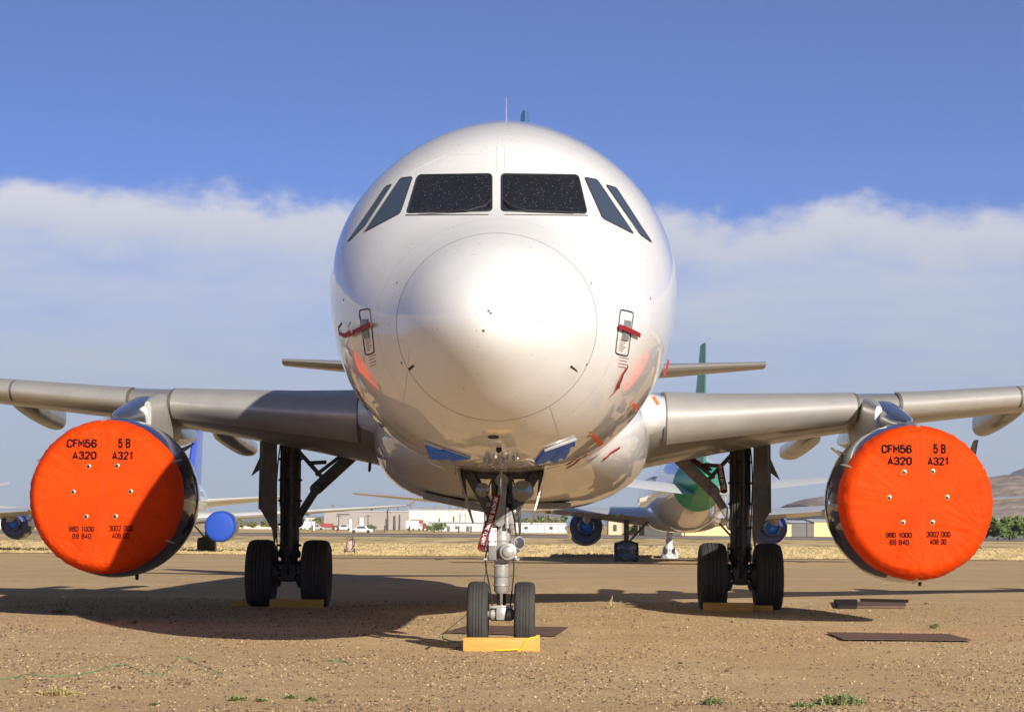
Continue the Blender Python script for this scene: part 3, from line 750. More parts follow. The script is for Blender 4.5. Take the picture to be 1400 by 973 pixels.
# front lever arm and upper fittings
b = MB(); b.bar((-.02, GY - .17, 1.42), (0.01, GY - .17, 1.86), .10, .06, up=(0, 1, 0), bev=.012); b.tube((-.0, GY - .21, 1.88), (0, GY - .12, 1.88), .075, n=20); b.tube((-.02, GY - .21, 1.42), (-.02, GY - .12, 1.42), .055, n=20); b.build('lever_arm', GGEAR, ng)
b = MB(); b.bar((-.08, GY - .12, 1.36), (-.09, GY - .12, 1.55), .05, .05, bev=.01); b.tube((.06, GY - .16, 1.35), (.06, GY - .16, 1.58), .025, n=12); b.tube((-.14, GY - .14, 1.3), (-.06, GY - .14, 1.62), .016, n=10)
b.box((.11, GY - .14, 1.47), (.07, .08, .16), None, .02); b.tube((-.2, GY-.1, 1.0), (.2, GY-.1, 1.0), .018, n=10); b.build('hydraulic_fitting', STEEL, ng)
b = MB(); b.lathe((0, GY, 1.52), (0, GY, 2.3), [(0, .12), (.05, .135), (.12, .10), (.75, .10)], 24); b.build('upper_strut', DGEAR, ng)
# drag braces forming a V, upper cross beams
b = MB()
for sx in (-1, 1):
    b.bar((sx * .385, GY - .12, 1.97), (sx * .095, GY - .10, 1.46), .105, .08, up=(0, 1, 0), bev=.015)
    b.bar((sx * .30, GY + .12, 1.95), (sx * .07, GY + .1, 1.5), .035, .05, up=(0, 1, 0), bev=.008)
b.build('drag_brace', DGEAR, ng)
b = MB()
b.bar((-.40, GY - .05, 1.95), (.40, GY - .05, 1.95), .10, .09, up=(0, 1, 0), bev=.015)
b.bar((-.34, GY - .12, 2.02), (-.05, GY - .12, 1.90), .04, .05, up=(0, 1, 0), bev=.01); b.bar((.34, GY - .12, 2.02), (.05, GY - .12, 1.90), .04, .05, up=(0, 1, 0), bev=.01)
b.bar((-.09, GY - .1, 1.70), (-.09, GY - .1, 2.05), .06, .06, bev=.01); b.bar((.09, GY - .1, 1.62), (.09, GY - .1, 2.05), .06, .06, bev=.01)
b.bar((-.48, GY - .3, 2.04), (-.36, GY - .1, 1.96), .05, .04, bev=.01); b.bar((.48, GY - .3, 2.04), (.36, GY - .1, 1.96), .05, .04, bev=.01)
b.bar((-.3, GY - .2, 2.06), (-.14, GY - .2, 1.98), .04, .03, bev=.008); b.bar((.3, GY - .2, 2.06), (.14, GY - .2, 1.98), .04, .03, bev=.008)
b.box((.0, GY - .05, 1.98), (.18, .14, .16), None, .02)
b.build('cross_beam', DGEAR, ng)
for x, z, r in ((-.215, 1.775, .075), (.235, 1.765, .112)):
    b = MB(); b.lathe((x, GY - .25, z), (x, GY - .08, z), [(0, r * .9), (.004, r * 1.06), (.02, r * 1.08), (.05, r), (.14, r * .5)], 28); hs = b.build('landing_light', GGEAR, ng)
    b = MB(); b.lathe((x, GY - .265, z), (x, GY - .16, z), [(0, .01), (.005, r * .6), (.014, r * .93), (.03, r * .93)], 28); b.build('lens', LAMP, ng)
for x, z, r, dx in ((-.215, 1.185, .055, -.08), (.20, 1.185, .072, .10)):
    b = MB(); p = Vector((x, GY - .12, z)); q = p + Vector((-dx, .15, 0)); b.lathe(p, q, [(0, r), (.012, r * 1.08), (.03, r), (.11, r * .5)], 22); b.tube(q, (0, GY, z + .02), .02, n=10); b.build('turnoff_light', STEEL, ng)
    b = MB(); d_ = (p - q).normalized(); b.lathe(p + d_ * .006, p - d_ * .05, [(0, .01), (.002, r * .85), (.02, r * .85)], 20); b.build('lens', LAMP, ng)
# hoses
b = MB()
def hose(b, pts, r, n=24):
    P_ = [Vector(p) for p in pts]; out = []
    for i in range(n + 1):
        t = i / n; q = P_[:]
        while len(q) > 1: q = [q[k].lerp(q[k + 1], t) for k in range(len(q) - 1)]
        out.append(q[0])
    b.path(out, r, 8)
for pts, r in (([(-.05, GY - .12, 1.9), (-.16, GY - .05, 1.5), (-.02, GY - .1, 1.25), (-.12, GY - .14, 1.1)], .010), ([(.05, GY - .12, 1.85), (.16, GY - .3, 1.5), (.15, GY - .1, 1.3), (.18, GY - .1, 1.15)], .009),
               ([(-.13, GY - .1, 1.15), (-.25, GY - .1, 1.0), (-.12, GY - .1, .8), (-.1, GY - .08, .45)], .009), ([(.1, GY - .1, 1.1), (.17, GY - .15, .95), (.13, GY - .1, .8), (.1, GY - .06, .45)], .008),
               ([(.12, GY + .1, 1.9), (.2, GY, 1.6), (.18, GY - .05, 1.45), (.2, GY - .05, 1.25)], .008), ([(-.12, GY + .1, 1.9), (-.25, GY, 1.6), (-.16, GY - .05, 1.35), (-.2, GY - .05, 1.2)], .008)):
    hose(b, pts, r)
b.build('hose', BLK, ng)
rc = random.Random(12)
for k in range(9):
    z_ = 1.02 + k * .085; sx = -1 if k % 2 else 1; b = MB(); b.box((sx * (.12 + .03 * rc.random()), GY - .08 - .06 * rc.random(), z_), (.05 + .04 * rc.random(), .06, .035 + .03 * rc.random()), None, .008); b.build('clamp', GGEAR if k % 3 else ALU, ng)
for k, z_ in enumerate((.70, .80, .92, 1.30, 1.40)):
    b = MB(); b.lathe((0, GY, z_), (0, GY, z_ + .022), [(0, .084), (.004, .096), (.018, .096), (.022, .084)], 28); b.build('clamp_ring', GGEAR if k % 2 else STEEL, ng)
b = MB(); b.bar((0, GY + .10, .98), (0, GY + .34, .72), .10, .035, up=(1, 0, 0), bev=.008); b.bar((0, GY + .34, .72), (0, GY + .06, .46), .10, .035, up=(1, 0, 0), bev=.008); b.build('torque_link', GGEAR, ng)
b = MB(); b.bar((.145, GY - .06, 1.30), (.125, GY - .06, 1.72), .022, .022, bev=.004); b.bar((-.15, GY - .04, 1.32), (-.20, GY - .04, 1.70), .02, .02, bev=.004); b.build('rod', STEEL, ng)
# gear bay doors hanging on edge
for sx in (-1, 1):
    b = MB(); x0 = sx * .50; P0 = [(x0, GY - .35, 2.08), (x0, GY + .45, 2.06), (sx * .34, GY + .35, 1.46), (sx * .32, GY + .22, 1.40), (sx * .36, GY - .2, 1.55)]
    b.prism(P0, (sx * .022, 0, 0)); d_ = b.build('gear_door', WHITE if sx > 0 else GGEAR, ng, 20)
    b = MB(); b.tube((sx * .47, GY - .1, 1.93), (sx * .32, GY - .1, 1.96), .022, n=10); b.tube((sx * .42, GY - .15, 1.72), (sx * .44, GY - .15, 2.0), .026, n=10); b.build('door_rod', DGEAR, ng)
# open wheel bay frame line on the belly
b = MB()
for pts in ([(623, 636), (655, 640), (684, 641), (713, 640), (743, 636)],): stroke(pts, .006, .002, False, b=b)
for x in (623, 743): stroke([(x, 636), (x, 648)], .006, .002, False, b=b)
b.build('bay_edge', SEAM, plane)
b = MB()
h, n = hit(674.5, 597); b.add(*( (lambda q: (q.v, q.f))(rfan([(674.5 + 8 * math.cos(t), 597 + 2.6 * math.sin(t)) for t in [k / 16 * 6.283 for k in range(16)]], .003, .006)))); b.build('drain_port', BLK, plane)
b = MB(); h, n = hit(682, 612); b.lathe(h, h + n, [(0, .03), (.03, .03), (.05, .012)], 14)
b.build('drain_port', BLK, plane)
b = MB()
for i in range(26):
    x = 660 + random.random() * 48; y = 618 + random.random() * 16
    h, n = hit(x, y)
    MB().tube(h, h + n * (.02 + .05 * random.random()), .007 + .012 * random.random(), n=8).build('belly_fitting', STEEL, plane)
for i in range(4):
    h, n = hit(655 + i * 18, 631 + (i % 2) * 2); h2, n2 = hit(667 + i * 16, 629); MB().tube(h + n * .04, h2 + n2 * .04, .010, n=8).build('belly_fitting', STEEL, plane)

# ------------------------------------------------------------------ main gears
for side in (-1, 1):
    X = side * 3.795; Y = 38.0
    b = MB(); b.lathe((X, Y, .45), (X, Y, 3.0), [(0, .10), (.05, .14), (.35, .14), (.38, .19), (.45, .20), (.5, .165), (1.2, .165), (1.25, .18), (1.9, .18), (2.5, .17)], 28)
    b.tube((X + .04, Y - .2, .9), (X + .04, Y - .2, 2.8), .045, n=12); b.tube((X - .10, Y - .17, 1.0), (X - .10, Y - .17, 2.8), .03, n=10)
    b.bar((X, Y - .10, 1.05), (X, Y - .36, .75), .12, .06, up=(1, 0, 0), bev=.01); b.bar((X, Y - .36, .75), (X, Y - .08, .55), .12, .06, up=(1, 0, 0), bev=.01)
    mg = b.build('main_gear', DGEAR, plane)
    b = MB(); b.tube((X - .5, Y, .56), (X + .5, Y, .56), .075, n=18); b.box((X, Y - .02, .56), (.26, .24, .3), None, .05)
    for sx in (-1, 1):
        b.lathe((X + sx * .16, Y, .56), (X + sx * .3, Y, .56), [(0, .16), (.02, .22), (.10, .22), (.14, .18)], 28)
        for k in range(8):
            u = k / 8 * 6.283; b.tube((X + sx * .13, Y + .17 * math.cos(u), .56 + .17 * math.sin(u)), (X + sx * .20, Y + .17 * math.cos(u), .56 + .17 * math.sin(u)), .035, n=10)
        for u in (-.9, -2.2): b.tube((X + sx * .19, Y + .2 * math.cos(u), .56 + .22 * math.sin(u)), (X + sx * .19, Y + .22 * math.cos(u), .56 + .30 * math.sin(u)), .03, n=8)
    b.build('axle', DGEAR, mg)
    for sx in (-1, 1):
        c = (X + sx * .4635, Y, .57 * .955)
        tyre_mesh(c, .57, .225).build('tyre', RUB, mg, 30); rim_mesh(c, .57, .19, sx).build('rim', GGEAR, mg)
    inn = -side
    b = MB(); b.bar((X + inn * 1.15, Y - .15, 2.62), (X + inn * .42, Y - .05, 1.95), .20, .16, up=(0, 1, 0), bev=.025); b.bar((X + inn * .46, Y - .05, 1.98), (X + inn * .10, Y, 1.42), .13, .12, up=(0, 1, 0), bev=.02)
    b.tube((X + inn * .44, Y - .2, 1.97), (X + inn * .44, Y + .12, 1.97), .09, n=16); b.tube((X + inn * .12, Y - .16, 1.42), (X + inn * .12, Y + .1, 1.42), .11, n=16); b.build('side_brace', DGEAR if side < 0 else GGEAR, mg)  # left brace takes the darker steel: shade on that side put into its colour
    b = MB(); b.bar((X + inn * .05, Y - .1, 2.70), (X + inn * .55, Y - .1, 2.16), .07, .06, up=(0, 1, 0), bev=.01); b.bar((X + inn * .44, Y - .12, 2.2), (X + inn * .85, Y - .12, 2.52), .06, .06, up=(0, 1, 0), bev=.01)
    b.tube((X + inn * .3, Y - .15, 2.40), (X + inn * .62, Y - .15, 2.42), .035, n=10); b.build('lock_stay', DGEAR, mg)
    # leg door outboard of the strut
    b = MB(); o_ = side
    pts = [(X + o_ * .20, Y - .3, 2.86), (X + o_ * .42, Y - .34, 2.80), (X + o_ * .46, Y - .34, 1.62), (X + o_ * .26, Y - .28, 1.28), (X + o_ * .22, Y - .25, .98), (X + o_ * .18, Y - .25, 1.3)]
    b.prism(pts, (o_ * .01, .05, 0)); pts2 = [(X + o_ * .45, Y - .36, 2.76), (X + o_ * .46, Y + .5, 2.76), (X + o_ * .46, Y + .5, 1.75), (X + o_ * .46, Y - .36, 1.62)]
    b.prism(pts2, (o_ * .03, 0, 0)); b.prism([(X + o_ * .42, Y + .2, 2.80), (X + o_ * .70, Y + .25, 2.18), (X + o_ * .46, Y + .2, 2.36)], (0, .03, 0))
    b.build('leg_door', DOORP, mg, 20)
    b = MB()
    for k in range(5):
        xx = X - .16 + .08 * k; hose(b, [(xx, Y - .16, 2.7), (xx + .08 * side, Y - .3, 2.0), (xx - .05, Y - .2, 1.3), (xx, Y - .2, .7)], .012)
    for z in (1.0, 1.35, 1.75, 2.1, 2.45): b.lathe((X, Y, z), (X, Y, z + .04), [(0, .19), (.01, .205), (.03, .205), (.04, .19)], 20)
    b.build('hose', BLK, mg)

# ------------------------------------------------------------------ text helper
O_ = [(0, .3), (0, 1.3), (.22, 1.6), (.62, 1.6), (.84, 1.3), (.84, .3), (.62, 0), (.22, 0), (0, .3)]
GLYPH = {'0': [O_], 'O': [O_], 'C': [[(.84, 1.15), (.84, 1.35), (.62, 1.6), (.22, 1.6), (0, 1.3), (0, .3), (.22, 0), (.62, 0), (.84, .25), (.84, .45)]],
 'G': [[(.84, 1.2), (.84, 1.35), (.62, 1.6), (.22, 1.6), (0, 1.3), (0, .3), (.22, 0), (.62, 0), (.84, .25), (.84, .75), (.45, .75)]],
 'F': [[(0, 0), (0, 1.6), (.78, 1.6)], [(.13, .85), (.66, .85)]], 'E': [[(.8, 0), (0, 0), (0, 1.6), (.8, 1.6)], [(.13, .83), (.66, .83)]],
 'M': [[(0, 0), (0, 1.6), (.5, .55), (1.0, 1.6), (1.0, 0)]], 'A': [[(0, 0), (.42, 1.6), (.84, 0)], [(.22, .42), (.62, .42)]],
 '1': [[(.1, 1.3), (.4, 1.6), (.4, 0)]], '2': [[(0, 1.2), (.05, 1.4), (.25, 1.6), (.6, 1.6), (.82, 1.35), (.82, 1.05), (0, 0), (.84, 0)]],
 '3': [[(0, 1.25), (.05, 1.42), (.25, 1.6), (.6, 1.6), (.82, 1.38), (.82, 1.05), (.6, .85), (.3, .85)], [(.62, .84), (.84, .62), (.84, .25), (.6, 0), (.22, 0), (.04, .2), (0, .4)]],
 '4': [[(.62, 0), (.62, 1.6), (0, .45), (.86, .45)]], '5': [[(.8, 1.6), (.06, 1.6), (.03, .85), (.25, 1.0), (.6, 1.0), (.84, .75), (.84, .28), (.6, 0), (.22, 0), (.02, .2), (0, .4)]],
 '6': [[(.82, 1.25), (.78, 1.42), (.6, 1.6), (.24, 1.6), (0, 1.3), (0, .3), (.22, 0), (.62, 0), (.84, .28), (.84, .65), (.62, .92), (.22, .92), (.12, .8)]],
 '9': [[(.02, .35), (.06, .18), (.24, 0), (.6, 0), (.84, .3), (.84, 1.3), (.62, 1.6), (.22, 1.6), (0, 1.32), (0, .95), (.22, .68), (.62, .68), (.72, .8)]],
 '8': [[(.22, .85), (.02, 1.05), (.02, 1.38), (.22, 1.6), (.62, 1.6), (.82, 1.38), (.82, 1.05), (.62, .85), (.22, .85), (0, .62), (0, .25), (.22, 0), (.62, 0), (.84, .25), (.84, .62), (.66, .84)]],
 'B': [[(.6, .85), (.14, .85)], [(0, 0), (0, 1.6), (.58, 1.6), (.8, 1.4), (.8, 1.05), (.6, .85), (.84, .6), (.84, .22), (.6, 0), (.0, 0)]],
 'D': [[(0, 0), (0, 1.6), (.45, 1.6), (.84, 1.15), (.84, .45), (.45, 0), (0, 0)]], 'R': [[(0, 0), (0, 1.6), (.6, 1.6), (.82, 1.4), (.82, 1.0), (.6, .8), (.14, .8)], [(.48, .72), (.84, 0)]],
 'V': [[(0, 1.6), (.42, 0), (.84, 1.6)]], 'L': [[(0, 1.6), (0, 0), (.78, 0)]], 'I': [[(.1, 0), (.1, 1.6)]], 'H': [[(0, 0), (0, 1.6)], [(.84, 0), (.84, 1.6)], [(.13, .8), (.71, .8)]], 'T': [[(0, 1.6), (.84, 1.6)], [(.42, 1.47), (.42, 0)]]}
def text_mesh(body, w_, h_, bold=.13):
    """painted capitals as mitred ribbons, fitted to a width and height"""
    vs = []; fs = []; x = 0
    for ch in body:
        if ch == ' ': x += .75; continue
        adv = {'1': .6, 'I': .3, 'M': 1.0, 'F': .66, 'L': .7}.get(ch, .84)
        for pl in GLYPH[ch]:
            P_ = [Vector((x + a, b_)) for a, b_ in pl]; n = len(P_); clo = (P_[0] - P_[-1]).length < 1e-6; o = len(vs)
            for i, p in enumerate(P_):
                if clo and i in (0, n - 1): d0 = (P_[0] - P_[-2]).normalized(); d1 = (P_[1] - P_[0]).normalized()
                else:
                    d0 = (p - P_[i - 1]).normalized() if i > 0 else (P_[1] - p).normalized(); d1 = (P_[i + 1] - p).normalized() if i < n - 1 else d0
                m_ = (Vector((-d0.y, d0.x)) + Vector((-d1.y, d1.x)))
                m_ = m_.normalized() if m_.length > 1e-4 else Vector((-d0.y, d0.x))
                k = bold / max(.45, m_.dot(Vector((-d0.y, d0.x))))
                vs += [(p + m_ * k)[:], (p - m_ * k)[:]]
            for i in range(n - 1): fs.append((o + 2 * i, o + 2 * i + 1, o + 2 * i + 3, o + 2 * i + 2))
        x += adv + .42
    x0 = min(v[0] for v in vs); x1 = max(v[0] for v in vs); y0 = min(v[1] for v in vs); y1 = max(v[1] for v in vs)
    return [((a - x0) / (x1 - x0) * w_, (b_ - y0) / (y1 - y0) * h_) for a, b_ in vs], fs

# ------------------------------------------------------------------ engine covers
def build_cover(side, label):
    cx, cz = side * EX, EZ
    t = thing('engine_cover', label, 'engine cover', (cx, EY, cz), 'orange covers over the two engine inlets')
    seed = 5 if side < 0 else 9
    def surf(x, z):
        """y of the taut front cloth"""
        r = Q(x * x + z * z); a = math.atan2(z, x); k = max(0, (r - .50) / .48) ** 1.3
        y = EY - .035 - .02 * (1 - (r / 1.05) ** 2)
        y += k * .024 * noise.noise(Vector((a * 7, r * 2.0, seed))) + k * .018 * noise.noise(Vector((a * 22, r * 3, seed + 3)))
        # folds fanning out from a tied point low on the outboard side / low middle
        for (fx, fz, am) in (((.90, -.40, 1.0), (.05, -.96, .6), (-.8, .5, .5)) if side > 0 else ((-.1, -.95, .9), (-.80, -.5, .7), (-.5, .8, .4))):
            dx, dz = x - fx, z - fz; rr = Q(dx * dx + dz * dz); aa = math.atan2(dz, dx)
            y += am * .05 * math.exp(-rr / .33) * noise.noise(Vector((aa * 9, rr * 1.5, seed + 7))) * min(1, rr / .08)
        return y
    b = MB(); NR, NA = 56, 288; vs = [Vector((cx, surf(0, 0), cz))]; fs = []
    for i in range(1, NR + 1):
        r = .985 * (i / NR) ** .8
        for j in range(NA):
            a = 2 * math.pi * j / NA; x, z = r * math.cos(a), r * math.sin(a)
            y = surf(x, z)
            if r > .91: y += ((r - .91) / .075) ** 2 * .03
            vs.append(Vector((cx + x, y, cz + z)))
    for j in range(NA): fs.append((0, 1 + j, 1 + (j + 1) % NA))
    for i in range(NR - 1):
        for j in range(NA): a = 1 + i * NA + j; c = 1 + i * NA + (j + 1) % NA; fs.append((a, a + NA, c + NA, c))
    base = 1 + (NR - 1) * NA; prev = base
    for q, (yy, rr, wv) in enumerate(((.035, 1.015, .3), (.07, 1.04, .6), (.13, 1.065, 1), (.20, 1.085, 1.3), (.27, 1.097, 1.0), (.30, 1.096, .8))):
        o_ = len(vs)
        for j in range(NA):
            a = 2 * math.pi * j / NA
            wr = .013 * wv * noise.noise(Vector((math.cos(a) * 9, math.sin(a) * 9, q * .7 + seed))) + .010 * wv * noise.noise(Vector((math.cos(a) * 24, math.sin(a) * 24, q * 1.2 + seed)))
            ed = .03 * noise.noise(Vector((math.cos(a) * 3, math.sin(a) * 3, seed))) if q > 2 else 0
            r = rr + wr; vs.append(Vector((cx + r * math.cos(a), EY + yy + ed * (q - 2) * .8, cz + r * math.sin(a))))
        for j in range(NA): fs.append((prev + j, o_ + j, o_ + (j + 1) % NA, prev + (j + 1) % NA))
        prev = o_
    b.add(vs, fs); b.build('cover_cloth', COVER, t, 80)
    # letters
    roll = 0.0
    for body, x0, x1, z0, z1 in (('CFM56', -50.5, -9, 79.5, 66.5), ('A320', -42.5, -9, 63, 50.5), ('5 B', 20, 37, 79.5, 66.5), ('A321', 12, 40, 63, 50.5),
                                 ('98D 1000', -45.5, -10, -40, -48), ('69 840', -40, -14, -49.5, -58), ('3002 000', 10, 42.5, -39, -47), ('408 00', 14, 37, -48.5, -57)):
        w_ = (x1 - x0) / 96.7; h_ = (z0 - z1) / 96.7; tv, tf = text_mesh(body, w_, h_, .185 if h_ > .1 else .155)
        b = MB(); vs2 = []
        for u, v in tv:
            x = x0 / 96.7 + u; z = z1 / 96.7 + v; vs2.append((cx + x, surf(x, z) - .008, cz + z))
        b.add(vs2, tf); b.build('lettering', mat('black stencil paint', (.005, .004, .004), .8, spec=.1), t, 20)
    for x, z in ((-20, 41), (19, 42), (-40.5, 6), (38, 7), (-22, -27.5), (18, -27)):
        x /= 96.7; z /= 96.7; y = surf(x, z)
        b = MB(); b.lathe((cx + x, y - .006, cz + z), (cx + x, y + .01, cz + z), [(0, .022), (.004, .034), (.012, .036)], 20); e = b.build('eyelet', mat('brass', (.55, .42, .22), .35, metal=.8), t)
        b = MB(); b.lathe((cx + x, y - .008, cz + z), (cx + x, y, cz + z), [(0, .022), (.004, .023)], 16); b.build('hole', BLK, e)
    b = MB(); b.path([(cx + .004 * math.sin(k * .7), surf(0, .95 - k * .05) - .0015, cz + .95 - k * .05) for k in range(39)], .0035, 6); b.build('seam', mat('cover thread', (.45, .045, .006), .7), t)
    for a in ((R(93), R(28), R(-35), R(152)) if side < 0 else (R(88), R(152), R(28), R(-34), R(-90))):
        b = MB(); d_ = Vector((math.cos(a), 0, math.sin(a))); p = Vector((cx, EY + .14, cz)) + d_ * 1.15; tn = Vector((-math.sin(a), 0, math.cos(a)))
        b.path([p + Vector((0, -.05, 0)) - d_ * .12, p + Vector((0, .05, 0)) - d_ * .075, p + Vector((0, .2, 0)) - d_ * .03, p + Vector((0, .42, 0)) - d_ * .0], [.012, .034, .03, .012], 8, .5)
        b.build('strap', mat('silver tape', (.50, .49, .47), .35, metal=.4, bump=.5, bscale=20), t)
    return t
build_cover(-1, 'orange fabric inlet cover on the left engine, crossed by a diagonal fuselage shadow')
build_cover(1, 'orange fabric inlet cover on the right engine, with creases fanning from its right edge')

# ------------------------------------------------------------------ ribbons, tapes and vinyl patches on the nose
def ribbon(pts, wd, wv=(1, 0, 0), th=.004, taper=True, twist=0.0):
    pts = [Vector(p) for p in pts]; b = MB(); rr = []; n = len(pts)
    for i, p in enumerate(pts):
        t = (pts[min(i + 1, n - 1)] - pts[max(i - 1, 0)]).normalized(); u = (Vector(wv) - t * Vector(wv).dot(t)).normalized()
        u = Matrix.Rotation(twist * i / max(1, n - 1), 3, t) @ u; nn = t.cross(u)
        k = wd / 2 * (.35 if (taper and i == n - 1) else 1)
        rr.append([p - u * k - nn * th / 2, p + u * k - nn * th / 2, p + u * k + nn * th / 2, p - u * k + nn * th / 2])
    b.loft(rr); return b
def sub(pts, n=6):
    out = []
    for i in range(len(pts) - 1):
        for k in range(n): out.append(Vector(pts[i]).lerp(Vector(pts[i + 1]), k / n))
    out.append(Vector(pts[-1])); return out
def streamer(name, label, pxs, Y, wd, text=None, tpos=None, group='red warning streamers tied to the airliner'):
    P_ = [at(x, y, Y) for x, y in pxs]; base = P_[0]
    t = thing(name, label, 'warning streamer', base, group)
    P2 = sub(P_, 6); P2 = [p + Vector((0, .02 * math.sin(i * .9), 0)) for i, p in enumerate(P2)]
    ribbon(P2, wd).build('ribbon', SHADERED, t, 60)
    if text:
        a, c = P_[0], P_[-1]; d_ = (c - a); ln = d_.length; d_.normalize(); up = d_.cross(Vector((0, 1, 0))).normalized()
        tv, tf = text_mesh(text, ln * .92, wd * .55, .13); b = MB(); vs = []
        cum = [0]
        for i in range(1, len(P2)): cum.append(cum[-1] + (P2[i] - P2[i - 1]).length)
        for u, v in tv:
            s_ = u + .05 * ln
            for i in range(1, len(P2)):
                if s_ <= cum[i] or i == len(P2) - 1:
                    q = P2[i - 1].lerp(P2[i], (s_ - cum[i - 1]) / max(1e-6, cum[i] - cum[i - 1])); break
            vs.append(q + up * (v - wd * .275) + Vector((0, -.008, 0)))
        b.add(vs, tf); b.build('lettering', WLET, t, 10)
    return t
streamer('warning_streamer', 'wide shade-darkened red streamer with white capitals hanging slantwise from the nose gear', [(679, 676), (674, 700), (666, 722), (661, 738), (657, 753)], GY - .42, .088, 'REMOVE BEFORE FLIGHT')
streamer('warning_streamer', 'shade-darkened red streamer with white letters hanging straight from the right main gear brace', [(984, 634), (986, 650), (989, 664), (990, 674)], 37.5, .12, 'REMOVE BEFORE')
streamer('warning_streamer', 'textless shade-darkened red streamer looped along the right main gear lock stay', [(946, 627), (955, 633), (966, 639), (972, 643)], 37.55, .08)
streamer('warning_streamer', 'small shade-darkened streamer hanging under the left wing root', [(507, 619), (506, 630), (505, 645)], 37.0, .05)

def skin_tape(label, pts, r, off, m=RED, cat='warning tape', name='warning_tape', group='red tapes and tags on the nose', droop=None, post=None):
    b = MB(); P_ = []
    for p in dens(pts, 3, False):
        h, n = hit(*p)
        if h is not None: P_.append((h + n * off, n))
    rr = []
    for i, (p, n) in enumerate(P_):
        t = (P_[min(i + 1, len(P_) - 1)][0] - P_[max(i - 1, 0)][0]).normalized(); u = t.cross(n).normalized()
        q = r if not isinstance(r, tuple) else lerp(r[0], r[1], i / max(1, len(P_) - 1))
        lift = n * .004 * math.sin(i * 1.3)
        rr.append([p - u * q + lift, p + u * q + lift, p + u * q + n * .006 + lift, p - u * q + n * .006 + lift])
    b.loft(rr); loc = P_[0][0]
    o = b.build(name, m, None, 40, loc=tuple(loc)); tag(o, label, cat, group); return o
skin_tape('red tape strip stuck across the right probe plate of the nose', [(842, 446), (856, 451), (871, 458)], .022, .035)
skin_tape('maroon tape strip stuck across the left probe plate of the nose', [(512, 443), (500, 448), (487, 454)], .022, .035)
skin_tape('folded maroon ribbon end fluttering left of the left probe plate', [(487, 454), (478, 458), (471, 455), (470, 447), (474, 441)], (.03, .012), .05)
skin_tape('bright red ribbon hanging below the right probe plate', [(856, 499), (851, 508), (846, 518), (842, 530)], (.012, .034), .02)
skin_tape('thin red cord end hanging below the bright ribbon on the right', [(841, 531), (837, 536), (833, 541)], (.008, .004), .015)
skin_tape('orange knot tied to the right lower cheek of the nose', [(862, 550), (866, 553), (868, 558)], (.012, .03), .02, ORANGE_RAG)
skin_tape('orange knot tied low on the right of the belly', [(806, 591), (812, 596), (817, 602), (820, 606)], (.010, .034), .02, ORANGE_RAG)
skin_tape('longest red ribbon laid along the belly beside the blue vinyl', [(801, 618), (790, 626), (776, 637)], (.016, .032), .02)
skin_tape('red ribbon laid high on the right belly edge', [(846, 611), (836, 617), (824, 627)], (.014, .022), .015)
skin_tape('tiny maroon tag on the lower left edge of the nose', [(491, 531), (494, 539), (499, 547)], (.02, .03), .02)
def hang(label, pts, Y, wd):
    P_ = [at(x, y, Y) for x, y in pts]; b = ribbon(sub(P_, 4), wd, taper=False); o = b.build('warning_tape', RED if 'orange' not in label else ORANGE_RAG, None, 50, loc=tuple(P_[0])); tag(o, label, 'warning tape', 'red tapes and tags on the nose')
hang('orange tag tied where the right wing root meets the fuselage', [(893, 542), (896, 547), (900, 553)], 31.4, .05)
hang('thin red pennant on the right flank above the tailplane', [(914, 492), (912, 502), (908, 512)], 27.9, .03)

def vinyl(label, outline, hi):
    b = MB(); c = outline
    q = patch(quad_fn(c), 16, 8, .012, .01)
    rnd = random.Random(hi); K = 17 * 9
    for i in range(K):
        p = Vector(q.v[i]); cen = Vector((0, p.y, 3.6)); n = (p - cen).normalized(); q.v[i] = tuple(p + n * (.006 + .06 * abs(noise.noise(p * 7 + Vector((hi, 0, 0))))))
    o = thing('vinyl_cover', label, 'vinyl cover', tuple(q.v[0]), 'blue vinyl patches on the belly')
    q.build('vinyl_sheet', BLUEV, o, 40)
    b = MB(); stroke([c[0], c[1]], .018, .018, False, b=b); stroke([c[1], c[2]], .008, .012, False, b=b)
    b.build('tape_edge', mat('silver tape', (.50, .49, .47), .35), o)
vinyl('crumpled bright blue vinyl patch taped on the right of the belly', [(744, 613), (786, 598), (771, 624), (731, 630)], 3)
vinyl('dark blue vinyl patch taped on the left of the belly', [(582, 602), (606, 611), (644, 624), (590, 624)], 8)

# ------------------------------------------------------------------ chocks, plates, string, things on the dirt
def chock(label, x0, x1, yf, dep, hgt, extra):
    z = .0; c = ((x0 + x1) / 2, yf + dep / 2, z)
    t = thing('wheel_chock', label, 'wheel chock', c, 'timber chocks at the wheels')
    b = MB(); b.box((c[0], c[1], hgt / 2 - .01), (x1 - x0, dep, hgt), None, .008); b.build('timber_beam', WOOD, t, 30)
    b = MB(); e0, e1, ey, eh = extra; b.box(((e0 + e1) / 2, ey, eh / 2 - .01), (e1 - e0, .10, eh), None, .006); b.build('end_block', WOOD, t, 30)
    return t
pL = gnd(633, 889); pR = gnd(733, 889)
ck = chock('bright yellow timber chock in front of the nose wheels', pL.x, pR.x, pL.y, .12, .155, (pR.x - .005, pR.x + .04, pL.y + .16, .18))
b = MB(); hose(b, [(.2, pL.y - .01, .0), (.30, pL.y - .02, .03), (.25, pL.y - .02, .22), (.40, pL.y - .02, .12), (.42, pL.y + .05, .17)], .009)
hose(b, [(-.05, pL.y - .04, .012), (.1, pL.y - .06, .015), (.2, pL.y - .03, .02), (.2, pL.y - .01, .03)], .009); b.build('rope', YROPE, ck)
a = gnd(386, 825); c = gnd(457, 825)
chock('shaded timber chock in front of the left main wheels', a.x, c.x, 37.22, .14, .15, (a.x - .75, a.x - .02, 37.9, .10))
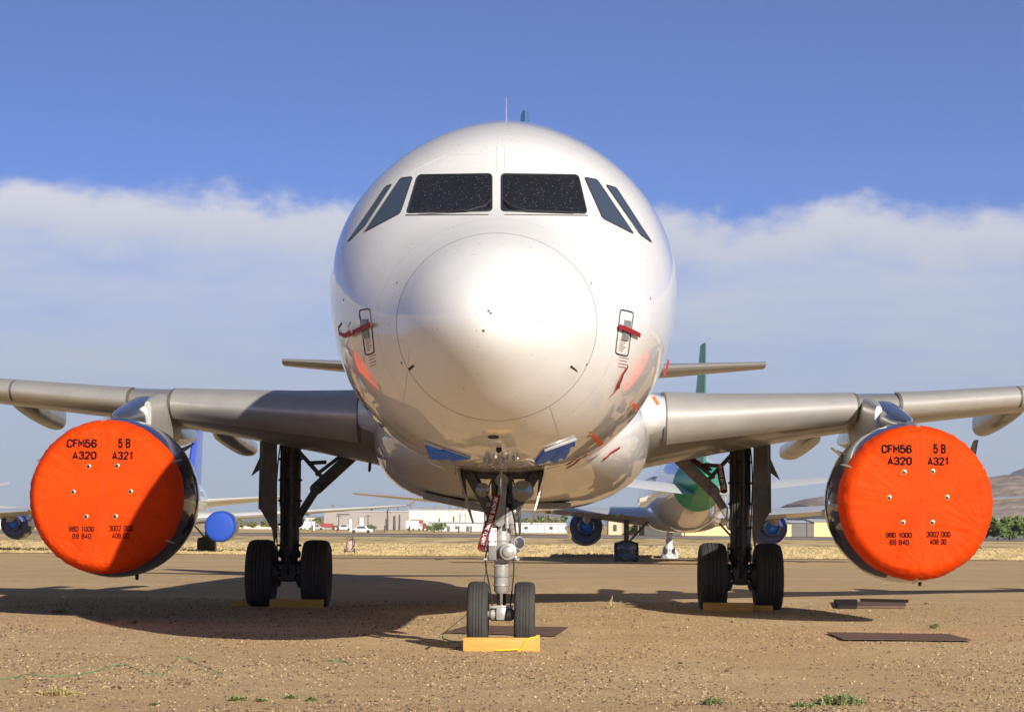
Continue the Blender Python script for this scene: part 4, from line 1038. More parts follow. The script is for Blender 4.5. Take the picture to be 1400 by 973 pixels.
a = gnd(956, 832); c = gnd(1021, 832)
chock('brown timber chock in front of the right main wheels', a.x, c.x, 37.22, .14, .15, (c.x + .01, c.x + .35, 37.5, .10))

def plate(name, label, cat, pxs, th, m, z0=.006, group=None):
    P_ = [gnd(x, y) for x, y in pxs]; P_ = [Vector((p.x, p.y, .012 + z0)) for p in P_]; b = MB(); b.prism(P_, (0, 0, th)); loc = P_[0]
    o = b.build(name, m, None, 20, loc=tuple(loc)); tag(o, label, cat, group); return o
plate('steel_plate', 'rusty steel plate lying alone on the dirt below the right engine', 'steel plate', [(1152, 875.5), (1330, 877.5), (1298, 868.5), (1130, 866)], .006, PLATE, group='rusty steel plates on the dirt')
plate('steel_plate', 'rusty steel plate lying under the nose wheels', 'steel plate', [(606, 866), (760, 870.5), (777, 859), (640, 856.5)], .006, PLATE, group='rusty steel plates on the dirt')
t = thing('access_hatch', 'flat dark pit lid lying open behind the steel plate', 'hatch', gnd(1190, 830))
P_ = [gnd(x, y) for x, y in ((1150, 831), (1238, 831), (1238, 824.5), (1142, 824))]
b = MB(); b.prism([Vector((p.x, p.y, .01)) for p in P_], (0, 0, .025)); b.build('lid', PLATE, t, 20)
P_ = [gnd(x, y) for x, y in ((1145, 832), (1172, 832), (1172, 823), (1140, 823))]
b = MB(); b.prism([Vector((p.x, p.y, .01)) for p in P_], (0, 0, .05)); b.build('frame', mat('matt black timber', (.03, .022, .02), .95, spec=.05), t, 20)
P_ = [gnd(x, y) for x, y in ((1176, 824.5), (1242, 826), (1242, 825), (1176, 823.5))]
b = MB(); b.prism([Vector((p.x, p.y, .03)) for p in P_], (0, 0, .05)); b.build('rail', MATS['matt black timber'], t, 20)

def string(name, label, pxs, r, m, group, zs=None):
    P_ = []
    pts = dens(pxs, 6, False)
    for i, p in enumerate(pts):
        q = gnd(*p); P_.append(Vector((q.x, q.y + .05 * noise.noise(Vector((i * .4, 3, 0))), gz(q.x, q.y) + .010 + .006 * noise.noise(Vector((i * .3, 0, 0))))))
    b = MB(); b.path(P_, r, 6); o = b.build(name, m, None, 60, loc=tuple(P_[0])); tag(o, label, 'string', group)
string('green_string', 'thin green string straggling over the dirt at the lower left', [(0, 929), (20, 926), (35, 920), (65, 925), (100, 922), (130, 918), (155, 909), (170, 908), (185, 915), (198, 922), (225, 923), (235, 912), (242, 901), (255, 900), (270, 908), (290, 917), (306, 922)], .0028, GROPE, 'green strings on the dirt')
string('green_string', 'short scrap of green string in the middle of the dirt', [(446, 905), (455, 906), (464, 905), (478, 908)], .005, GROPE, 'green strings on the dirt')
t = thing('tether_cord', 'green cord dangling from the nose gear to the dirt beside the left nose wheel', 'cord', (-.5, GY - .2, 0), None)
b = MB(); P_ = [Vector((-.16, GY - .1, .95)), at(660, 803, GY - .1), at(640, 838, GY - .3), at(610, 862, GY - .5), at(604, 868, GY - .6)]; b.path(sub(P_, 5), .006, 6); b.build('line', DGEAR, t)
P_ = [at(604, 868, GY - .6)] + [gnd(x, y) + Vector((0, 0, .02)) for x, y in ((604, 874), (612, 876), (620, 879), (610, 872))]
P_ = [P_[0]] + [gnd(x, y) + Vector((0, 0, .02)) for x, y in ((606, 875), (614, 877), (621, 879))]
b = MB(); b.path(sub(P_, 5), .008, 6); b.build('line_end', mat('pale green cord', (.06, .42, .22), .6), t)

# weeds
WEED = mat('grey green weed', (.20, .25, .09), .8, var=.7, vscale=30, var_col=(.38, .36, .18))
STRAW = mat('dry straw weed', (.50, .40, .18), .8, var=.6, vscale=30, var_col=(.34, .26, .12))
def weed(px, py, wpx, hpx, label, m, dens_=1.0, group='weeds growing out of the dirt', nm='weed'):
    c = gnd(px, py); s = F / c.y; wd = wpx / s; ht = hpx / s; rnd = random.Random(int(px * 7 + py)); b = MB()
    for i in range(int(90 * dens_)):
        x = (rnd.random() + rnd.random() - 1) * wd * .5; y = (rnd.random() - .5) * wd * .5
        a = rnd.random() * 6.28; l = ht * (.35 + .75 * rnd.random()) * (1 - .5 * abs(x) / (wd * .5 + .001)); lean = 1.5 * rnd.random() ** 1.3 * l; l *= .55 + .45 * rnd.random()
        p0 = Vector((c.x + x, c.y + y, 0)); p1 = p0 + Vector((math.cos(a) * lean * .5, math.sin(a) * lean * .5, l * .6)); p2 = p0 + Vector((math.cos(a) * lean, math.sin(a) * lean, l))
        t_ = Vector((math.sin(a), -math.cos(a), 0)) * (.003 + .003 * rnd.random())
        b.add([p0 - t_, p0 + t_, p1 + t_ * 1.3, p1 - t_ * 1.3, p2], [(0, 1, 2, 3), (3, 2, 4)])
        for k in range(3):
            q = p0.lerp(p2, .3 + .3 * k * rnd.random()); aa = rnd.random() * 6.28; ll = .012 + .022 * rnd.random(); d_ = Vector((math.cos(aa), math.sin(aa), .5)) * ll; e = Vector((-math.sin(aa), math.cos(aa), .2)) * ll * .35
            b.add([q, q + d_ * .5 + e, q + d_, q + d_ * .5 - e], [(0, 1, 2, 3)])
    o = b.build(nm, m, None, 10, loc=(c.x, c.y, 0)); tag(o, label, 'weed', group)
weed(1150, 962, 66, 22, 'widest grey green weed at the lower right edge of the dirt', WEED, 3)
weed(1098, 966, 40, 9, 'flat sprawling weed left of the widest weed at lower right', WEED, 1)
weed(975, 962, 26, 13, 'round weed near the bottom right of the middle', WEED, 1.4)
weed(1279, 858, 18, 10, 'small green weed above the lone steel plate', WEED, .8)
weed(324, 958, 22, 10, 'leafy green weed at the bottom left, largest of its row', WEED, 1.2)
weed(358, 959, 14, 6, 'low weed just right of the leafy weed', WEED, .6)
weed(399, 955, 12, 9, 'small upright weed left of the last one in the bottom row', WEED, .6)
weed(427, 958, 14, 7, 'rightmost small weed of the bottom left row', WEED, .6)
weed(212, 964, 10, 5, 'tiny weed alone near the bottom left edge', WEED, .4)
weed(80, 951, 62, 16, 'dry straw coloured tuft at the lower left', STRAW, 2.5)
weed(80, 838, 22, 12, 'pale weed standing on the shadow edge, leftmost of three', STRAW, 1)
weed(148, 848, 20, 7, 'low pale weed on the shadow edge, middle of three', STRAW, .7)
weed(184, 852, 8, 12, 'thin upright weed on the shadow edge, rightmost of three', STRAW, .5)
weed(836, 832, 16, 20, 'tall thin dry weed between nose gear and right main gear', STRAW, .6)
weed(1268, 826, 12, 7, 'faint weed behind the pit lid', STRAW, .4)

# dry tufts along the edge of the grass
def tufts():
    b = MB(); rnd = random.Random(21)
    for i in range(15000):
        u = rnd.random(); y = 135.3 + (.8 * abs(rnd.gauss(0, 1)) if u < .35 else 80 * rnd.random() ** 1.3)
        x = .43 + (rnd.random() - .5) * y * .50; h = (.06 + .10 * rnd.random()) * (1.0 if y > 137 else 1.1); z = -.47
        for k in range(3):
            a = rnd.random() * 6.28; wd = .02 + .03 * rnd.random(); ox = (rnd.random() - .5) * .2
            b.add([(x + ox - wd, y, z), (x + ox + wd, y, z), (x + ox + math.cos(a) * h * .5, y + math.sin(a) * .1, z + h)], [(0, 1, 2)])
    tag(b.build('dry_grass', mat('dry grass blades', (.54, .41, .21), .9, var=.9, vscale=.8, var_col=(.30, .24, .11)), angle=10), kind='stuff')
tufts()

# ------------------------------------------------------------------ wheeled fire extinguisher
def extinguisher():
    c = gnd(518 - 40, 757, -.5); Y = c.y; s = F / Y
    t = thing('wheeled_extinguisher', 'weathered wheeled fire extinguisher standing at the grass edge', 'fire extinguisher', (c.x, Y, -.5))
    b = MB(); b.lathe((c.x, Y, -.35), (c.x, Y + .05, .42), [(0, .10), (.03, .19), (.10, .22), (.55, .22), (.68, .17), (.75, .06), (.80, .05)], 24)
    b.build('tank', mat('weathered white red paint', (.52, .42, .36), .6, var=.8, vscale=6, var_col=(.35, .10, .06)), t)
    b = MB()
    for sx in (-1, 1): b.lathe((c.x + sx * .26, Y, -.32), (c.x + sx * .34, Y, -.32), [(0, .1), (0, .17), (.02, .18), (.06, .18), (.08, .17)], 20)
    b.tube((c.x - .3, Y, -.32), (c.x + .3, Y, -.32), .02); b.build('wheels', RUB, t)
    b = MB(); b.tube((c.x - .17, Y - .1, -.4), (c.x - .15, Y - .1, .55), .02); b.tube((c.x + .17, Y - .1, -.4), (c.x + .19, Y - .1, .62), .02); b.tube((c.x - .3, Y - .1, .52), (c.x + .2, Y - .1, .58), .02); b.build('frame', DGEAR, t)
    b = MB(); hose(b, [(c.x, Y - .2, .4), (c.x + .45, Y - .3, .7), (c.x + .4, Y - .3, -.1), (c.x + .1, Y - .25, -.2)], .025); b.build('hose', BLK, t)
extinguisher()

# ------------------------------------------------------------------ background airliners
def far_jet(label, loc, heading, fin_m, body_m, eng_m, cover=None, eng_y=12.5, winglet=False, track=2.86, es=4.83, wrap=None, group='airliners stored in the background', tail_up=0, plugs=True, rear_band=None):
    """built with its nose at y=0 pointing to -y, rotated by heading about z"""
    t = thing('airliner', label, 'airliner', loc, group); t.rotation_euler = (0, 0, heading)
    WL[t.name] = Vector((0, 0, 0))
    def prof(y): return (lerp_tab([0, .3, 1, 2, 4, 6, 20, 24, 28, 31, 33], [.05, .6, 1.05, 1.4, 1.8, 1.88, 1.88, 1.65, 1.15, .6, .15], y),
                         lerp_tab([0, .3, 1, 2, 4, 6, 20, 24, 28, 31, 33], [2.75, 2.75, 2.85, 3.0, 3.3, 3.45, 3.45, 3.5, 3.65, 3.8, 3.9], y))
    yy = [0.01, .3, .6, 1, 1.5, 2, 3, 4, 5, 6, 9, 12, 16, 20, 22, 24, 26, 28, 29.5, 31, 32, 33]
    rg = []
    for y in yy:
        r, z = prof(y); rg.append([Vector((r * math.cos(u), y, z + r * 1.03 * math.sin(u))) for u in [k / 40 * 6.2832 for k in range(40)]])
    if rear_band:
        MB().loft(rg[:18]).build('fuselage', body_m, t, 60); MB().loft(rg[17:]).build('rear_fuselage', rear_band, t, 60)
    else: MB().loft(rg).build('fuselage', body_m, t, 60)
    b = MB(); b.loft([sell(0, y, w_, zb + .45, 3.2, 2.5, 28) for y, w_, zb in ((10, 1.2, 1.3), (12, 1.75, 1.05), (15, 1.85, 1.0), (18.5, 1.8, 1.05), (21, 1.2, 1.4))]); b.build('belly_fairing', body_m, t, 60)
    for sx in (-1, 1):
        rr = []
        for sp, le, ch, z, tc_ in ((1.5, 11.2, 7.6, 2.2, .14), (es + .2, 13.4, 4.6, 2.45, .12), (16.4, 19.5, 1.5, 3.3, .10)):
            rr.append([Vector((sx * sp, le + a, z + c)) for a, c in foil(ch, tc_, 8)])
        wg = MB().loft(rr).build('wing', FARWING, t, 50)
        if winglet:
            b = MB(); b.loft([[Vector((sx * (16.4 + dx), y0_ + a, z + c * .1)) for a, c in ((0, 0), (ch * .5, .4), (ch, 0), (ch * .5, -.4))] for dx, z, y0_, ch in ((0, 3.3, 19.5, 1.5), (.45, 3.5, 19.8, 1.3), (.75, 4.0, 20.3, 1.1), (1.15, 5.4, 21.2, .6))]); b.build('winglet', FARWING, wg, 60)
        for xx in (3.2, 6.8, 9.3):
            b = MB(); le, zz = 12 + xx * .5, 2.2 + xx * .07; b.loft([sell(sx * xx, le + 3.2 + 3 * k / 8, .2 * math.sin(math.pi * (k + .4) / 8.8), zz - .32 * math.sin(math.pi * (k + .4) / 8.8), zz, 2.2, 12) for k in range(9)]); b.build('flap_track_fairing', FARFAIR, wg, 60)
        MB().loft([[Vector((sx * sp, le + a, z + c - .13 * a)) for a, c in foil(ch, .09, 8, 0)] for sp, le, ch, z in ((.4, 27.6, 3.8, 3.65), (6.9, 31.4, 1.4, 4.1))]).build('tailplane', FARWHITE, t, 50)
        c0 = (sx * es, eng_y - 3.2, 1.75); c1 = (sx * es, eng_y + 5, 1.75)
        b = MB(); b.lathe(c0, c1, [(.05, .80), (0, .86), (.06, .94), (.3, 1.0), (1.2, 1.04), (2.4, .98), (3.3, .86), (3.28, .80), (2.2, .74), (.8, .76)], 40, (False, False)); b.v = [(x, y, z) for x, y, z in b.v]
        nc = b.build('engine_cowl', eng_m, t, 60)
        b = MB(); b.lathe(c0, c1, [(2.3, .60), (3.6, .50), (4.2, .40), (4.15, .34), (3.4, .36)], 32, (False, False)); b.build('core_nozzle', ALU, nc, 60)
        b = MB(); b.lathe(c0, c1, [(3.0, .50), (3.02, .82), (3.05, .82), (3.05, .50)], 32, (False, False)); b.build('duct_cover', mat('blue duct cover', (.012, .022, .20), .4, coat=.6), nc)
        b = MB(); b.lathe(c0, c1, [(.9, .05), (1.1, .25), (1.2, .78), (1.3, .78)], 28); b.build('fan', DGEAR, nc)
        b = MB(); b.lathe(c0, c1, [(3.5, .355), (3.9, .35), (4.0, .26), (4.15, .05)], 24); b.build('exhaust_plug', mat('bright blue plug', (.03, .20, .95), .4), nc)
        b = MB(); b.loft([sell(sx * es, y, hw, zb, zt, 2.5, 14) for y, hw, zb, zt in ((eng_y - 1.6, .05, 2.6, 2.78), (eng_y, .2, 2.3, 2.8), (eng_y + 1.5, .22, 1.9, 2.7), (eng_y + 3.2, .12, 1.85, 2.5))]); b.build('pylon', FARFAIR, nc, 60)
        if cover:
            b = MB(); b.lathe((sx * es, eng_y - 3.28, 1.75), (sx * es, eng_y, 1.75), [(0, .02), (0, .80), (.03, .93), (.1, .985), (.35, 1.02), (.36, 1.0)], 40)
            b.build('inlet_cover', cover, nc, 60)
        X = sx * track
        b = MB(); b.lathe((X, 16.6, .3), (X, 16.6, 2.0), [(0, .09), (.3, .09), (.32, .13), (2.1, .13)], 14); b.bar((X - sx * .1, 16.6, .95), (X - sx * 1.15, 16.6, 2.1), .10, .10, up=(0, 1, 0)); mg = b.build('main_gear', DGEAR, t)
        if wrap:
            rnd = random.Random(4); b = MB(); b.loft([[Vector((X + (.64 * q) * math.copysign(abs(math.cos(u)) ** .6, math.cos(u)), 16.6 + (.66 * q) * math.sin(u), z + .10 * rnd.random())) for u in [k / 18 * 6.283 for k in range(18)]] for z, q in ((0.0, .92), (.2, 1.03), (.4, .92), (.6, 1.0), (.8, .88), (.95, .6), (1.0, .3))])
            b.build('wheel_wrap', wrap[0], mg, 25)
        for s2 in (-1, 1): tyre_mesh((X + s2 * .43, 16.6, .5 * .955), .5, .18).build('tyre', RUB, mg, 30)
    MB().loft([[Vector((c, le + a, sp)) for a, c in foil(ch, .11, 8, 0)] for sp, le, ch in ((4.4, 24.0, 7.5), (5.4, 25.7, 6.0), (12.0 + tail_up, 30.5, 2.2))]).build('fin', fin_m, t, 50)
    b = MB(); b.lathe((0, 4.0, .2), (0, 4.0, 1.8), [(0, .06), (.4, .06), (.42, .1), (1.9, .1)], 14); b.bar((0, 3.9, .7), (0, 2.8, 1.5), .08, .06, up=(1, 0, 0)); g_ = b.build('nose_gear', GGEAR, t)
    for s2 in (-1, 1): tyre_mesh((s2 * .2, 4.0, .35 * .955), .35, .1).build('tyre', RUB, g_, 30)
    if wrap:
        rnd = random.Random(9); b = MB(); b.loft([[Vector((q * math.cos(u) * (1 + .4 * rnd.random()), 4.0 + q * math.sin(u), z)) for u in [k / 14 * 6.283 for k in range(14)]] for z, q in ((0, .38), (.2, .40), (.4, .32), (.6, .30), (.75, .13), (1.0, .16), (1.15, .11), (1.3, .15), (1.5, .12), (1.6, .1))]); b.build('wheel_wrap', wrap[1], g_, 25)
    # cockpit glass and cabin windows
    for sx in (-1, 1):
        b = MB()
        for (ya, yb, za, zb) in ((1.75, 2.3, 3.35, 3.75),):
            pts = []
            for y, u0, u1 in ((1.9, .75, 1.45), (2.7, .85, 1.48)):
                r, z = prof(y); pts.append([Vector(((r + .02) * math.cos(u) * sx, y, z + (r + .02) * 1.03 * math.sin(u))) for u in (u0, u1)])
            b.add([pts[0][0], pts[0][1], pts[1][1], pts[1][0]], [(0, 1, 2, 3)])
        b.build('cockpit_window', GLASS, t, 20)
        for k in range(28):
            y = 5.5 + k * .62; r, z = prof(y); b = MB(); p = [Vector((sx * ((r + .012) * math.cos(u)), y + dy, z + (r + .012) * 1.03 * math.sin(u))) for u, dy in ((.22, -.11), (.22, .11), (.40, .11), (.40, -.11))]
            b.prism(p, (-sx * .03, 0, 0)); b.build('cabin_window', GLASS, t, 20)
    return t
FARWING = mat('pale far wing paint', (.52, .52, .51), .4, coat=.4, var=.2, vscale=1)
FARFAIR = mat('tan grey fairing', (.40, .35, .28), .5, var=.3, vscale=3)
FARWHITE = mat('far white paint', (.74, .73, .70), .4, coat=.5)
GREENP = mat('green tail paint', (.0, .25, .12), .5, coat=.2)
PBLUE = mat('royal blue paint', (.06, .10, .55), .35, coat=.7)
BLUEENG = mat('blue engine paint', (.02, .035, .20), .3, coat=1)
DARKENG = mat('dark engine paint', (.05, .055, .06), .35, coat=.6)
CREAMBODY = mat('glossy white far fuselage', (.70, .69, .67), .3, coat=1.0, coat_rough=.05)
BLUECOV = mat('bright blue cover cloth', (.003, .05, .36), .65, bump=.6, bscale=3)
WRAPB = mat('silver blue wrap foil', (.20, .24, .34), .25, metal=.5, var=.9, vscale=4, var_col=(.04, .05, .07), bump=1.0, bscale=5, dist=.1); WRAPW = mat('white wrap foil', (.72, .72, .72), .4, var=.9, vscale=5, var_col=(.12, .12, .12), bump=1.0, bscale=6, dist=.1); WRAPK = mat('black wrap foil', (.03, .03, .03), .25, bump=.8, bscale=8)
# green-tailed jet seen from behind: its tail towards the camera
far_jet('green-tailed airliner seen from behind between the right main gear and the nose gear', (0, 0, 0), 0, GREENP, CREAMBODY, BLUEENG, wrap=(WRAPB, WRAPW), tail_up=-2.2, rear_band=GREENP)
jet_g = bpy.data.objects['airliner.001']
hd = R(180 - .2); ctr = at(933, 720, 121.5)
def place(o, mx, my, heading, local=(0, 16.6)):
    rot = Matrix.Rotation(heading, 3, 'Z') @ Vector((local[0], local[1], 0)); o.rotation_euler = (0, 0, heading); o.location = (mx - rot.x, my - rot.y, -.5)
jet_g.scale = (1.06,) * 3; place(jet_g, ctr.x, 122.0, hd)
far_jet('blue-tailed airliner with upturned wingtips behind the left engine', (0, 0, 0), 0, PBLUE, CREAMBODY, DARKENG, cover=BLUECOV, winglet=True, wrap=(WRAPK, WRAPW))
jet_b = bpy.data.objects['airliner.002']
jet_b.scale = (.96,) * 3; ctr = at(229, 720, 150); place(jet_b, ctr.x, 150, R(-.5))
far_jet('dark-engined airliner at the far left edge seen from behind', (0, 0, 0), 0, PBLUE, CREAMBODY, DARKENG, wrap=(WRAPK, WRAPW))
jet_c = bpy.data.objects['airliner.003']
ctr = at(26, 720, 135); place(jet_c, ctr.x - 6.9, 140, R(186))

# ------------------------------------------------------------------ far buildings
def mtl(n, c, **k): return mat(n, c, .7, **k)
def px_box(px0, px1, ytop, ybase, Y, dep=None):
    """world box from photo columns at distance Y; real-size metres"""
    a = at(px0, ybase, Y); c = at(px1, ybase, Y); t = at((px0 + px1) / 2, ytop, Y); return a.x, c.x, t.z
GZ = -.40
def hall(label, px0, px1, ytop, Y, dep, wall_m, roof_m, wins=(), doors=(), units=0, pitch=0.0, cat='building', nm='warehouse', group=None, gz0=GZ):
    x0, x1, zt = px_box(px0, px1, ytop, 722, Y)
    t = thing(nm, label, cat, ((x0 + x1) / 2, Y + dep / 2, gz0), group)
    b = MB(); b.box(((x0 + x1) / 2, Y + dep / 2, (gz0 + zt) / 2), (x1 - x0, dep, zt - gz0)); wl = b.build('wall', wall_m, t, 20)
    b = MB()
    if pitch:
        h = (zt - gz0) * pitch; o = .3
        b.prism([(x0 - o, Y - o, zt), (x0 - o, Y + dep + o, zt), (x0 - o, Y + dep / 2, zt + h)], (x1 - x0 + 2 * o, 0, 0))
    else: b.box(((x0 + x1) / 2, Y + dep / 2, zt + .15), (x1 - x0 + .6, dep + .6, .3))
    b.build('roof', roof_m, t, 20)
    for u0, u1, v0, v1 in wins:
        b = MB(); H = zt - gz0; b.box((lerp(x0, x1, (u0 + u1) / 2), Y - .03, gz0 + H * (v0 + v1) / 2), ((x1 - x0) * (u1 - u0), .1, H * (v1 - v0))); b.build('window', DKWIN, t, 20)
    for u0, u1, v1 in doors:
        b = MB(); H = zt - gz0; b.box((lerp(x0, x1, (u0 + u1) / 2), Y - .04, gz0 + H * v1 / 2), ((x1 - x0) * (u1 - u0), .12, H * v1)); b.build('door', DKDOOR, t, 20)
    rnd = random.Random(int(px0))
    for k in range(units):
        u = rnd.random(); s_ = .6 + rnd.random() * 1.0; b = MB(); X = lerp(x0, x1, u)
        if rnd.random() < .5: b.box((X, Y + 3 + rnd.random() * 10, zt + .3 + s_ / 2), (1.2 + rnd.random() * 2, 1.5, s_), None, .1)
        else: b.lathe((X, Y + 4, zt + .3), (X, Y + 4, zt + 3), [(0, .35), (s_, .35), (s_, .6), (s_ + .4, .5), (s_ + .6, .1)], 10)
        b.build('roof_vent', RVENT, t, 20)
    return t
DKWIN = mtl('far dark window', (.05, .055, .06)); DKDOOR = mtl('far dark door', (.12, .11, .10)); RVENT = mtl('roof unit metal', (.20, .19, .18))
TAUPE = mtl('taupe wall', (.34, .30, .27), var=.15, vscale=.1); CREAM = mtl('cream wall', (.74, .66, .55), var=.1, vscale=.1); GREYR = mtl('grey roof', (.42, .42, .43))
SAND = mtl('sand wall', (.60, .48, .32)); YELW = mtl('yellow hangar wall', (.66, .53, .26)); DKGREEN = mtl('dark olive door', (.07, .072, .06)); PALER = mtl('pale hangar roof', (.55, .56, .57)); BRICK = mtl('brown stone wall', (.40, .26, .17), var=.5, vscale=1)
hall('long taupe warehouse with roof vents behind the left main gear', 443, 559, 699, 800, 60, TAUPE, GREYR, wins=[(.15, .30, .80, .86)], doors=[(.72, .76, .6), (.30, .33, .3), (.45, .47, .3)], units=10)
hall('long cream warehouse left of the nose gear', 559, 668, 697.5, 800, 70, CREAM, GREYR, wins=[(.55, .57, .3, .7)], doors=[(.37, .39, .6)], units=14)
hall('low flat grey workshop in front of the cream warehouse', 585, 660, 714.5, 640, 12, mtl('pale grey wall', (.50, .50, .50)), mtl('blue grey roof', (.30, .32, .38)), wins=[(.2, .24, .3, .6), (.5, .54, .3, .6)], doors=[(.35, .4, .6), (.7, .76, .6)])
hall('long white perimeter sheds right of the nose gear', 702, 800, 716, 560, 8, mtl('white shed wall', (.70, .70, .68), var=.2, vscale=.4), PALER, doors=[(k * .1 + .03, k * .1 + .035, .9) for k in range(9)], wins=[(.15, .2, .4, .7), (.5, .55, .4, .7), (.72, .74, .4, .7)])
hall('sand house with one dark window behind the left main gear of the green-tailed jet', 832, 850, 711, 470, 10, SAND, SAND, wins=[(.35, .62, .25, .7)], pitch=.18, nm='house')
hall('brown stone house beside the sand house', 850, 872, 706.5, 474, 10, BRICK, SAND, wins=[(.75, .9, .45, .65)], pitch=.15, nm='house')
hall('dark olive hangar behind the green-tailed jet', 881, 932, 713, 450, 25, DKGREEN, PALER, pitch=.2, nm='hangar')
hall('long yellow hangar with pale roof under the green-tailed jet', 932, 1082, 715, 450, 25, YELW, PALER, pitch=.22, doors=[(.02, .03, .5)], nm='hangar')
hall('dark grey sliding hangar door bay between yellow walls', 1082, 1113, 714.5, 450, 25, mtl('grey hangar door', (.13, .125, .115)), PALER, pitch=.2, nm='hangar')
hall('yellow hangar beside the right engine', 1113, 1163, 713, 450, 25, YELW, PALER, pitch=.2, nm='hangar')
hall('low grey hangar at the right edge behind the trees', 1340, 1470, 727, 430, 20, mtl('slate wall', (.10, .10, .10)), PALER, doors=[(.3, .305, .9), (.42, .425, .9)], nm='hangar')
hall('low white building at the far left edge', -60, 30, 712, 600, 20, mtl('white far wall', (.7, .7, .7)), PALER, nm='warehouse')
hall('flat cream building behind the blue-tailed jet', 322, 398, 719.5, 760, 20, CREAM, CREAM, nm='warehouse')
hall('small windowless cream block among the trees', 418, 430, 709, 740, 8, CREAM, CREAM, nm='warehouse')

def tank(label, px, ytop, Y, rpx, m):
    p = at(px, 722, Y); z = at(px, ytop, Y).z; r = rpx * Y / F; t = thing('storage_tank', label, 'tank', (p.x, Y, GZ), 'tanks by the warehouses')
    b = MB(); b.lathe((p.x, Y, GZ), (p.x, Y, 30), [(0, r), (z - GZ - r * .4, r), (z - GZ - r * .1, r * .6), (z - GZ, r * .1)], 20); b.build('shell', m, t)
    b = MB(); b.tube((p.x + r, Y - r * .5, GZ), (p.x + r, Y - r * .5, z), .12, n=8); b.build('ladder', RVENT, t)
WT = mtl('white tank', (.70, .68, .62))
tank('squat white tank before the left end of the taupe warehouse', 479, 709, 700, 3, WT); tank('larger cream tank before the middle of the taupe warehouse', 494, 707, 700, 4, CREAM)
tank('low rounded tank beside the road', 493, 716, 640, 5, WT); tank('tall cream tank in front of the cream warehouse', 632, 701, 700, 4, CREAM)
tank('white tank on the grass before the fence of the small block', 428, 712, 640, 3, WT)

def pole(label, px, ytop, Y, r=.14, arms=True, grp='utility poles along the far road', h0=GZ):
    p = at(px, 722, Y); z = at(px, ytop, Y).z; t = thing('utility_pole', label, 'pole', (p.x, Y, h0), grp)
    b = MB(); b.tube((p.x, Y, h0), (p.x, Y, z), r, r * .7, 8); b.build('post', DKPOST, t)
    if arms: b = MB(); b.box((p.x, Y - .2, z - .5), (1.6, .15, .18)); b.build('crossarm', DKPOST, t)
DKPOST = mtl('dark timber post', (.08, .06, .05))
pole('brown pole before the left part of the taupe warehouse', 463, 703, 620); pole('brown pole left of the larger cream tank', 503, 703, 620)
pole('tall brown pole before the middle of the taupe warehouse', 529.5, 697, 640, .3); pole('thick dark flue pipe before the right part of the taupe warehouse', 539, 705, 700, .45, False)
pole('pale thin flagpole right of the nose gear', 711.5, 694, 500, .22, False); pole('thin lamp pole behind the wing of the green-tailed jet', 1103, 697, 440, .12, False)
pole('slanting chimney stack at the taupe warehouse', 546, 703, 700, .3, False)

for i, px in enumerate((393, 427, 461, 526, 560, 594, 627, 644, 380)):
    p = at(px, 727, 520); t = thing('fence_post', 'short dark post on the grass beyond the runway, left of the nose gear', 'fence post', (p.x, 520, GZ), 'posts along the far grass')
    b = MB(); b.tube((p.x, 520, GZ), (p.x, 520, GZ + 1.4), .17, n=8); b.build('post', DKPOST, t); b = MB(); b.box((p.x, 520, GZ + 1.45), (.45, .45, .12)); b.build('cap', DKPOST, t)

# vehicles parked before the warehouses
def vehicle(label, px, Y, ln, ht, m, kind, grp='vehicles parked before the warehouses'):
    p = at(px, 722, Y); x = p.x; t = thing(kind, label, 'truck' if kind != 'parked_car' else 'car', (x, Y, GZ), grp); b = MB(); wd = 2.0
    if kind == 'parked_car':
        b.loft([[Vector((x + sx * ln / 2, Y + yy, GZ + z)) for sx, z in ((-1, .3), (-1, .8), (-.5, .9), (-.3, ht), (.35, ht), (.6, .92), (1, .8), (1, .3))] for yy in (-.9, .9)]); b.build('body', m, t, 30)
        b = MB(); b.prism([(x - .2 * ln, Y - .93, GZ + .95), (x - .14 * ln, Y - .93, GZ + ht - .08), (x + .16 * ln, Y - .93, GZ + ht - .08), (x + .24 * ln, Y - .93, GZ + .95)], (0, .02, 0)); b.build('window', DKWIN, t, 20)
    else:
        b.box((x - ln * .1, Y, GZ + .7 + (ht - .7) / 2), (ln * .8, wd + .4, ht - .7), None, .05); b.build('cargo_box', m, t, 30)
        b = MB(); b.box((x + ln * .42, Y, GZ + .5 + (ht * .7 - .5) / 2), (ln * .2, wd, ht * .7 - .5), None, .15); b.build('cab', m, t, 30)
        b = MB(); b.box((x + ln * .44, Y - wd / 2 - .01, GZ + ht * .55), (ln * .1, .04, ht * .2)); b.build('window', DKWIN, t, 20)
    for sx in (-.32, .32):
        b = MB(); b.lathe((x + sx * ln, Y - 1.0, GZ + .36), (x + sx * ln, Y - .75, GZ + .36), [(0, .2), (0, .34), (.03, .36), (.25, .36)], 16); b.build('wheel', RUB, t)
WC = mtl('white car paint', (.7, .7, .68)); RC = mtl('dark red paint', (.28, .05, .04)); SC = mtl('silver car paint', (.4, .42, .43))
vehicle('small white car on the far road left of the nose gear', 494, 460, 4.6, 1.5, WC, 'parked_car')
vehicle('white box truck before the right end of the taupe warehouse', 566, 700, 22 / F * 700 * 1.0, 3.0, WC, 'box_truck')
vehicle('white box truck parked beside the flat cream building', 420, 690, 6, 2.6, WC, 'box_truck')
vehicle('dark red truck before the left end of the taupe warehouse', 448, 690, 5.5, 2.0, RC, 'box_truck')
vehicle('red topped truck behind the white box truck', 572, 730, 5, 3.4, RC, 'box_truck')
vehicle('silver car left of the dark red truck', 432, 680, 5, 1.6, SC, 'parked_car'); vehicle('white car right of the dark red truck', 470, 680, 5, 1.7, WC, 'parked_car')
